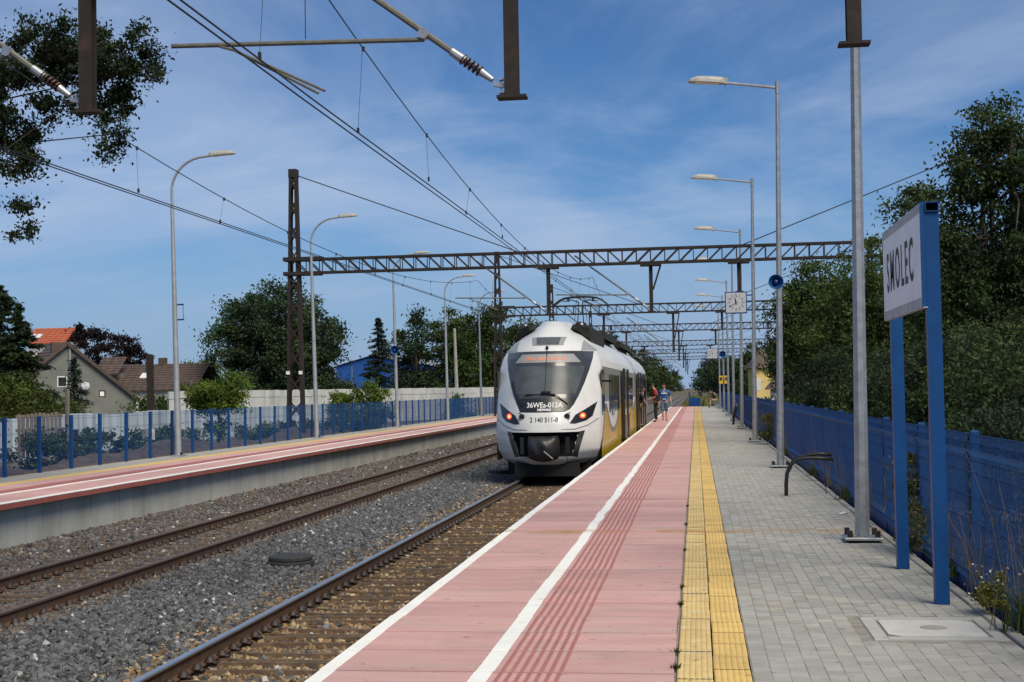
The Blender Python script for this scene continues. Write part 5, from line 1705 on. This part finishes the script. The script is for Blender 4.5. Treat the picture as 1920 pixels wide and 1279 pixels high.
# ------------------------------------------------------------------ beyond the far platform: walls, houses, posts
# rubble heap: a lumpy mound
V, F = [], []
nx_, ny_ = 16, 90
for j in range(ny_ + 1):
    for i in range(nx_ + 1):
        u, v = i / nx_, j / ny_
        hgt = math.sin(PI * u) ** 1.2 * (.34 + .16 * math.sin(v * 17) + .10 * math.sin(v * 41 + 1)) * min(1, 8 * v, 8 * (1 - v))
        V.append((-17.4 + 1.6 * u, 22 + 40 * v, -.24 + max(0, hgt) + RNG.normal(0, .035) * (hgt > .02)))
for j in range(ny_):
    for i in range(nx_):
        a = j * (nx_ + 1) + i
        F.append((a, a + 1, a + nx_ + 2, a + nx_ + 1))
o = obj('soil_mound', np_mesh('soil_mound', np.array(V), np.array(F), 'rubble'))
tag(o, 'long dark heap of soil and rubble behind the far fence', 'mound')
# pale sheet wall parallel to the track
k = MB()
n = 260
for zz in (-.3, 1.12):
    for i in range(n + 1):
        yy = 38 + 44 * i / n
        k.v.append((-21.2 + .06 * math.sin(yy * 5.1) + .05 * math.sin(yy * 13.7), yy, zz + (.04 * math.sin(yy * .9) if zz > 0 else 0)))
for i in range(n):
    k.f.append((i, i + 1, i + n + 2, i + n + 1))
base = len(k.v)
k.v += [(a - .08, b2, c_) for a, b2, c_ in list(k.v)]
for i in range(n):
    k.f.append((base + i + n + 1, base + i + n + 2, base + i + 1, base + i))
    k.f.append((i + n + 1, i + n + 2, base + i + n + 2, base + i + n + 1))
tag(k.build('sheet_wall', 'wall_bluewhite'), 'low pale bluish sheet wall seen through the far platform fence', 'wall')
# long white slab wall
A, B = Vector((-28.7, 70.0, 0)), Vector((-15.0, 100.0, 0))
ln = (B - A).length
wl_ = empty('slab_wall', A, math.atan2(B.y - A.y, B.x - A.x), label='long white concrete slab wall in front of the trees left of the train', cat='wall')
pm = MB().box(.008, .412, -.05, .05, -.4, 1.55).mesh('wall_slab', 'wall_white')
pm2 = MB().box(.006, .414, -.06, .06, 1.565, 1.98).mesh('cap_slab', 'wall_white')
for i in range(int(ln / .42)):
    obj('wall_slab', pm, wl_, (i * .42, random.uniform(-.01, .01), 0))
    obj('cap_slab', pm2, wl_, (i * .42, random.uniform(-.01, .01), random.uniform(-.015, .015)))
MB().box(0, ln, -.03, .03, -.4, 1.57).build('backing', 'roof_brown', wl_)
# houses
def tiled_roof(parent, L, run, z_eave, z_ridge, m, x0=0.0, side=1, rows=12, cols=None, name='roof_tile', y_mid=0.0):
    """one slope: ridge along x at y_mid, eave at y_mid - side*run; courses of tiles, each course one strip"""
    me_l = math.hypot(run, z_ridge - z_eave)
    for i in range(rows):
        u0, u1 = i / rows, (i + 1) / rows
        ya, yb = y_mid - side * run * (1 - u0), y_mid - side * run * (1 - u1)
        za, zb = z_eave + (z_ridge - z_eave) * u0, z_eave + (z_ridge - z_eave) * u1
        k = MB()
        nc = cols or int(L / .33)
        for j in range(nc + 1):
            xx = x0 + L * j / nc
            dz = .05 * (1 if j % 2 else 0)
            k.v += [(xx, ya, za + .07 + dz), (xx, yb, zb + .005 + dz)]
        for j in range(nc):
            k.f.append((2 * j, 2 * j + 2, 2 * j + 3, 2 * j + 1))
        k.v += [(x0, ya, za - .03), (x0 + L, ya, za - .03)]
        q = len(k.v)
        k.f.append((q - 2, q - 1, 2 * nc, 0))
        k.build('tile_course', m, parent)
# grey gable house
h = empty('gable_house', (-49.4, 100, -.3), math.radians(36), label='grey rendered gable house with a satellite dish, left of the long roof', cat='house')
HWD, ZE, ZR, LEN = 5.4, 1.9, 6.3, 9.0
MB().add([(-HWD, 0, 0), (HWD, 0, 0), (HWD, 0, ZE), (0, 0, ZR), (-HWD, 0, ZE), (-HWD, LEN, 0), (HWD, LEN, 0), (HWD, LEN, ZE), (0, LEN, ZR), (-HWD, LEN, ZE)],
         [(0, 1, 2, 3, 4), (9, 8, 7, 6, 5), (1, 6, 7, 2), (0, 4, 9, 5)]).build('wall', 'plaster_grey', h)
rf = empty('roof', (0, LEN / 2, 0), PI / 2)
rf.parent = h
tiled_roof(rf, LEN + .6, HWD + .25, ZE - .15, ZR + .08, 'roof_brown', -LEN / 2 - .3, 1, 14)
tiled_roof(rf, LEN + .6, HWD + .25, ZE - .15, ZR + .08, 'roof_brown', -LEN / 2 - .3, -1, 14)
for s in (-1, 1):
    MB().bar((s * (HWD + .25), -.30, ZE - .17), (0, -.30, ZR + .06), .06, .26).build('verge_board', 'roof_brown', h)
MB().box(-1.0, .1, 1.0, 1.7, 5.2, 6.5).build('chimney', 'roof_brown', h)
MB().tube([(.2, -.12, 1.0), (.2, -.12, 6.2)], .09, 8).build('flue_pipe', 'galv_far', h)
w_ = MB().box(-.75, .0, -.03, .05, 2.9, 3.75).build('window', 'signal_white', h)
MB().box(-.68, -.07, -.045, -.03, 2.97, 3.68).build('pane', 'glass_dark', w_)
w_ = MB().box(2.45, 2.95, -.03, .05, 2.1, 2.6).build('window', 'glass_dark', h)
MB().box(2.52, 2.85, -.045, -.03, 2.14, 2.5).build('pane', 'signal_white', w_)
dsh = MB().lathe([(.36, 0), (.30, -.06), (.10, -.10), (.02, -.10)], (1.35, -.35, 2.95), 18, 'y')
do = dsh.build('satellite_dish', 'litter', h, True)
MB().tube([(1.35, -.05, 2.75), (1.35, -.45, 2.95), (1.35, -.75, 3.0)], .025, 5).build('dish_arm', 'galv_far', do)
# dormer-like second roof and the long low house
h = empty('long_house', (-51.4, 108, -.3), 0, label='long low white house with a brown tiled roof and one skylight', cat='house')
MB().box(0, 9.3, 0, 7, 0, 2.75).build('wall', 'plaster_white', h)
rf = empty('roof', (0, 3.5, 0))
rf.parent = h
tiled_roof(rf, 9.8, 3.8, 2.55, 4.85, 'roof_brown', -.2, 1, 11)
tiled_roof(rf, 9.8, 3.8, 2.55, 4.85, 'roof_brown', -.2, -1, 11)
MB().box(4.9, 5.5, 3.2, 3.8, 4.6, 5.4).build('chimney', 'roof_brown', h)
sk = MB().bar((4.35, 1.35, 3.62), (4.35, 2.05, 4.05), .75, .10).build('skylight', 'signal_white', h)
MB().bar((4.35, 1.40, 3.71), (4.35, 2.0, 4.08), .58, .02).build('pane', 'litter', sk)
w_ = MB().box(4.1, 5.4, -.03, .05, .95, 1.75).build('window', 'glass_dark', h)
MB().box(4.2, 4.5, -.045, -.03, 1.02, 1.68).build('pane', 'signal_white', w_)
MB().tube([(2.0, -.2, 2.4), (2.2, -.2, 2.2), (2.2, -.12, .1)], .05, 6).build('drain_pipe', 'galv_far', h)
rf2 = empty('dormer', (2.1, 1.2, 3.0))
rf2.parent = h
tiled_roof(rf2, 2.2, 1.9, 1.0, 2.5, 'roof_brown', -1.9, 1, 7, y_mid=1.2)
MB().box(-1.8, .2, .3, 1.4, 0.0, 1.1).build('dormer_wall', 'plaster_grey', rf2)
# house with the red roof
h = empty('red_roofed_house', (-71.6, 136, -.3), 0, label='white house with a bright red tiled roof at the far left', cat='house')
MB().box(0, 3.6, 0, 5, 0, 8.2).box(-3.0, -.001, .2, 5, 0, 5.6).build('wall', 'plaster_white', h)
rf = empty('roof', (0, 2.5, 0))
rf.parent = h
tiled_roof(rf, 5.0, 2.9, 7.95, 9.75, 'roof_red', -.6, 1, 7)
tiled_roof(rf, 5.0, 2.9, 7.95, 9.75, 'roof_red', -.6, -1, 7)
rf2 = empty('lower_roof', (0, 0, 0))
rf2.parent = h
tiled_roof(rf2, 4.2, 1.6, 4.3, 5.7, 'roof_red', -3.2, 1, 6)
for a in ((-.9, 7.0, 1.6, 5.6),):
    MB().bar((a[0], -.3, a[1]), (a[2], -.3, a[3]), .3, .3).build('verge', 'roof_red', h)
sk = MB().bar((.35, .55, 8.55), (.35, 1.35, 9.05), 1.5, .12).build('skylight', 'roof_grey', h)
MB().bar((.0, .60, 8.66), (.0, 1.3, 9.10), .5, .02).build('pane', 'litter', sk)
MB().bar((.72, .60, 8.66), (.72, 1.3, 9.10), .5, .02).build('pane', 'litter', sk)
# blue warehouse
h = empty('warehouse', (-47.2, 172, -.3), math.radians(-8), label='blue metal warehouse with a grey roof beyond the spruce', cat='warehouse')
MB().add([(0, 0, 0), (14, 0, 0), (14, 0, 5.2), (5, 0, 6.8), (0, 0, 5.6), (0, 14, 0), (14, 14, 0), (14, 14, 5.2), (5, 14, 6.8), (0, 14, 5.6)],
         [(0, 1, 2, 3, 4), (9, 8, 7, 6, 5), (1, 6, 7, 2), (0, 4, 9, 5)]).build('wall', 'warehouse_blue', h)
MB().add([(-.2, -.3, 5.62), (5, -.3, 6.95), (14.3, -.3, 5.3), (-.2, 14.3, 5.62), (5, 14.3, 6.95), (14.3, 14.3, 5.3)], [(0, 1, 4, 3), (1, 2, 5, 4)]).build('roof', 'roof_grey', h)
for xx in (2.2, 6.0, 9.8):
    MB().box(xx, xx + .12, -.06, -.005, 0, 5.6).build('wall_rib', 'roof_grey', h)
# yellow tower
h = empty('tower_house', (8.7, 180, -.4), math.radians(12), label='small yellow tower house with a red hipped roof beyond the near fence', cat='house')
MB().box(-1.5, 1.5, -1.5, 1.5, 0, 4.6).build('wall', 'plaster_yellow', h)
MB().add([(-1.95, -1.95, 4.55), (1.95, -1.95, 4.55), (1.95, 1.95, 4.55), (-1.95, 1.95, 4.55), (0, 0, 7.1)], [(0, 1, 4), (1, 2, 4), (2, 3, 4), (3, 0, 4), (3, 2, 1, 0)]).build('roof', 'roof_brown', h)
MB().lathe([(.2, -.02), (.2, .03)], (.25, -1.52, 3.9), 12, 'y').build('round_window', 'glass_dark', h)
MB().box(-1.15, -.55, -1.53, -1.48, 1.6, 3.2).build('window', 'plaster_white', h)
h = empty('garden_shed', (6.1, 96, -.4), 0, label='dark-roofed shed just over the near fence behind the second lamp', cat='shed')
MB().box(-.8, .9, 0, 2, 0, 1.9).build('wall', 'plaster_white', h)
MB().add([(-1.2, -.3, 1.85), (1.3, -.3, 1.85), (1.1, 1.0, 2.7), (-.6, 1.0, 2.7), (1.3, 2.3, 1.85), (-1.2, 2.3, 1.85)], [(0, 1, 2, 3), (1, 4, 2), (4, 5, 3, 2), (5, 0, 3), (5, 4, 1, 0)]).build('roof', 'roof_brown', h)
MB().box(-.3, .3, -.03, .02, .2, 1.5).build('doorway', 'gap_black', h)
# stub post, poles, gate, boundary posts
h = empty('stub_post', (-26.3, 62, -.3), 0, label='thick rusty steel stub post standing before the long house', cat='post')
MB().add([(-.16, -.12, 0), (.24, -.12, 0), (.24, .12, 0), (-.16, .12, 0), (-.15, -.1, 1.0), (.12, -.1, 1.2), (.12, .1, 1.2), (-.15, .1, 1.0), (-.22, -.1, 4.05), (.10, -.1, 4.05), (.10, .1, 4.05), (-.22, .1, 4.05)],
         [(0, 1, 5, 4), (1, 2, 6, 5), (2, 3, 7, 6), (3, 0, 4, 7), (4, 5, 9, 8), (5, 6, 10, 9), (6, 7, 11, 10), (7, 4, 8, 11), (8, 9, 10, 11)]).build('shaft', 'rusty_steel', h)
h = empty('utility_pole', (-19.9, 110, -.3), 0, label='pale concrete utility pole beyond the far end of the blue fence', cat='pole')
MB().tube([(.1, 0, 0), (-.05, 0, 7.3)], [.19, .11], 10).build('shaft', 'pole_concrete', h)
h = empty('garden_gate', (-18.0, 33.6, -.25), math.radians(64), label='weathered grey wooden slat gate behind the far fence at the left', cat='gate')
for i in range(11):
    MB().box(i * .13, i * .13 + .085, -.012, .012, .35 + random.uniform(0, .04), 1.55 + random.uniform(-.04, .04)).build('slat', 'wood_grey', h)
for zz in (.55, 1.05, 1.42):
    MB().box(-.04, 1.46, .013, .05, zz, zz + .09).build('rail', 'wood_grey', h)
MB().box(1.55, 1.63, -.05, .05, 0, 2.2).build('post', 'wood_grey', h)
for i, (x, y, hh, lb) in enumerate(((-17.6, 41.2, .92, 'short pale concrete post with a white edge behind the far fence'), (-18.6, 38.2, 1.0, 'dark wooden post against the pale sheet wall'), (-18.8, 44.6, .8, 'thin dark post behind the low shrubs'))):
    t = empty('boundary_post', (x, y, -.25), random.uniform(-.2, .2), label=lb, cat='post', group='old boundary posts')
    w = .13 if i == 0 else .05
    MB().box(-w, w, -w, w, 0, hh, .02).build('shaft', 'pole_concrete' if i == 0 else 'rusty_steel', t)
    if i == 0:
        MB().box(w + .002, w + .05, -w, w, 0, hh - .02).build('edge', 'signal_white', t)
# end of the near platform
h = empty('platform_end_gate', (-.25, END_Y + .2, 0), 0, label='low dark blue barrier with a blue post at the end of the near platform', cat='barrier')
MB().box(-.30, .62, -.03, .03, .02, .78).build('panel', 'blue_paint', h)
MB().box(-.42, -.31, -.05, .05, -.1, 1.35).build('post', 'blue_paint', h)
for dx in (-.16, .16):
    t = empty('notice_board', (1.90 + dx * 1.15, 93.1, 2.2), 0, label=('left' if dx < 0 else 'right') + ' one of two small yellow boards on a far lamp post', cat='sign', group='small yellow boards')
    MB().box(-.13, .13, -.02, .02, -.28, .28).build('board', 'board_yellow', t)
    MB().box(-.08, .08, -.026, -.02, -.06, .16).build('mark', 'letter_black', t)
for i, (x, y, z) in enumerate(((1.86, 17.8, 0), (1.97, 16.9, 0))):
    t = empty('litter_scrap', (x, y, z), random.uniform(0, 3), label=('pale crumpled scrap of litter by the kerb beyond the nearest lamp' if i == 0 else 'second scrap of litter close to the fence foot'), cat='litter', group='litter by the kerb')
    MB().add([(-.06, -.03, .004), (.05, -.04, .02), (.06, .04, .006), (-.04, .04, .03), (0, 0, .045)], [(0, 1, 4), (1, 2, 4), (2, 3, 4), (3, 0, 4)]).build('scrap', 'litter', t)
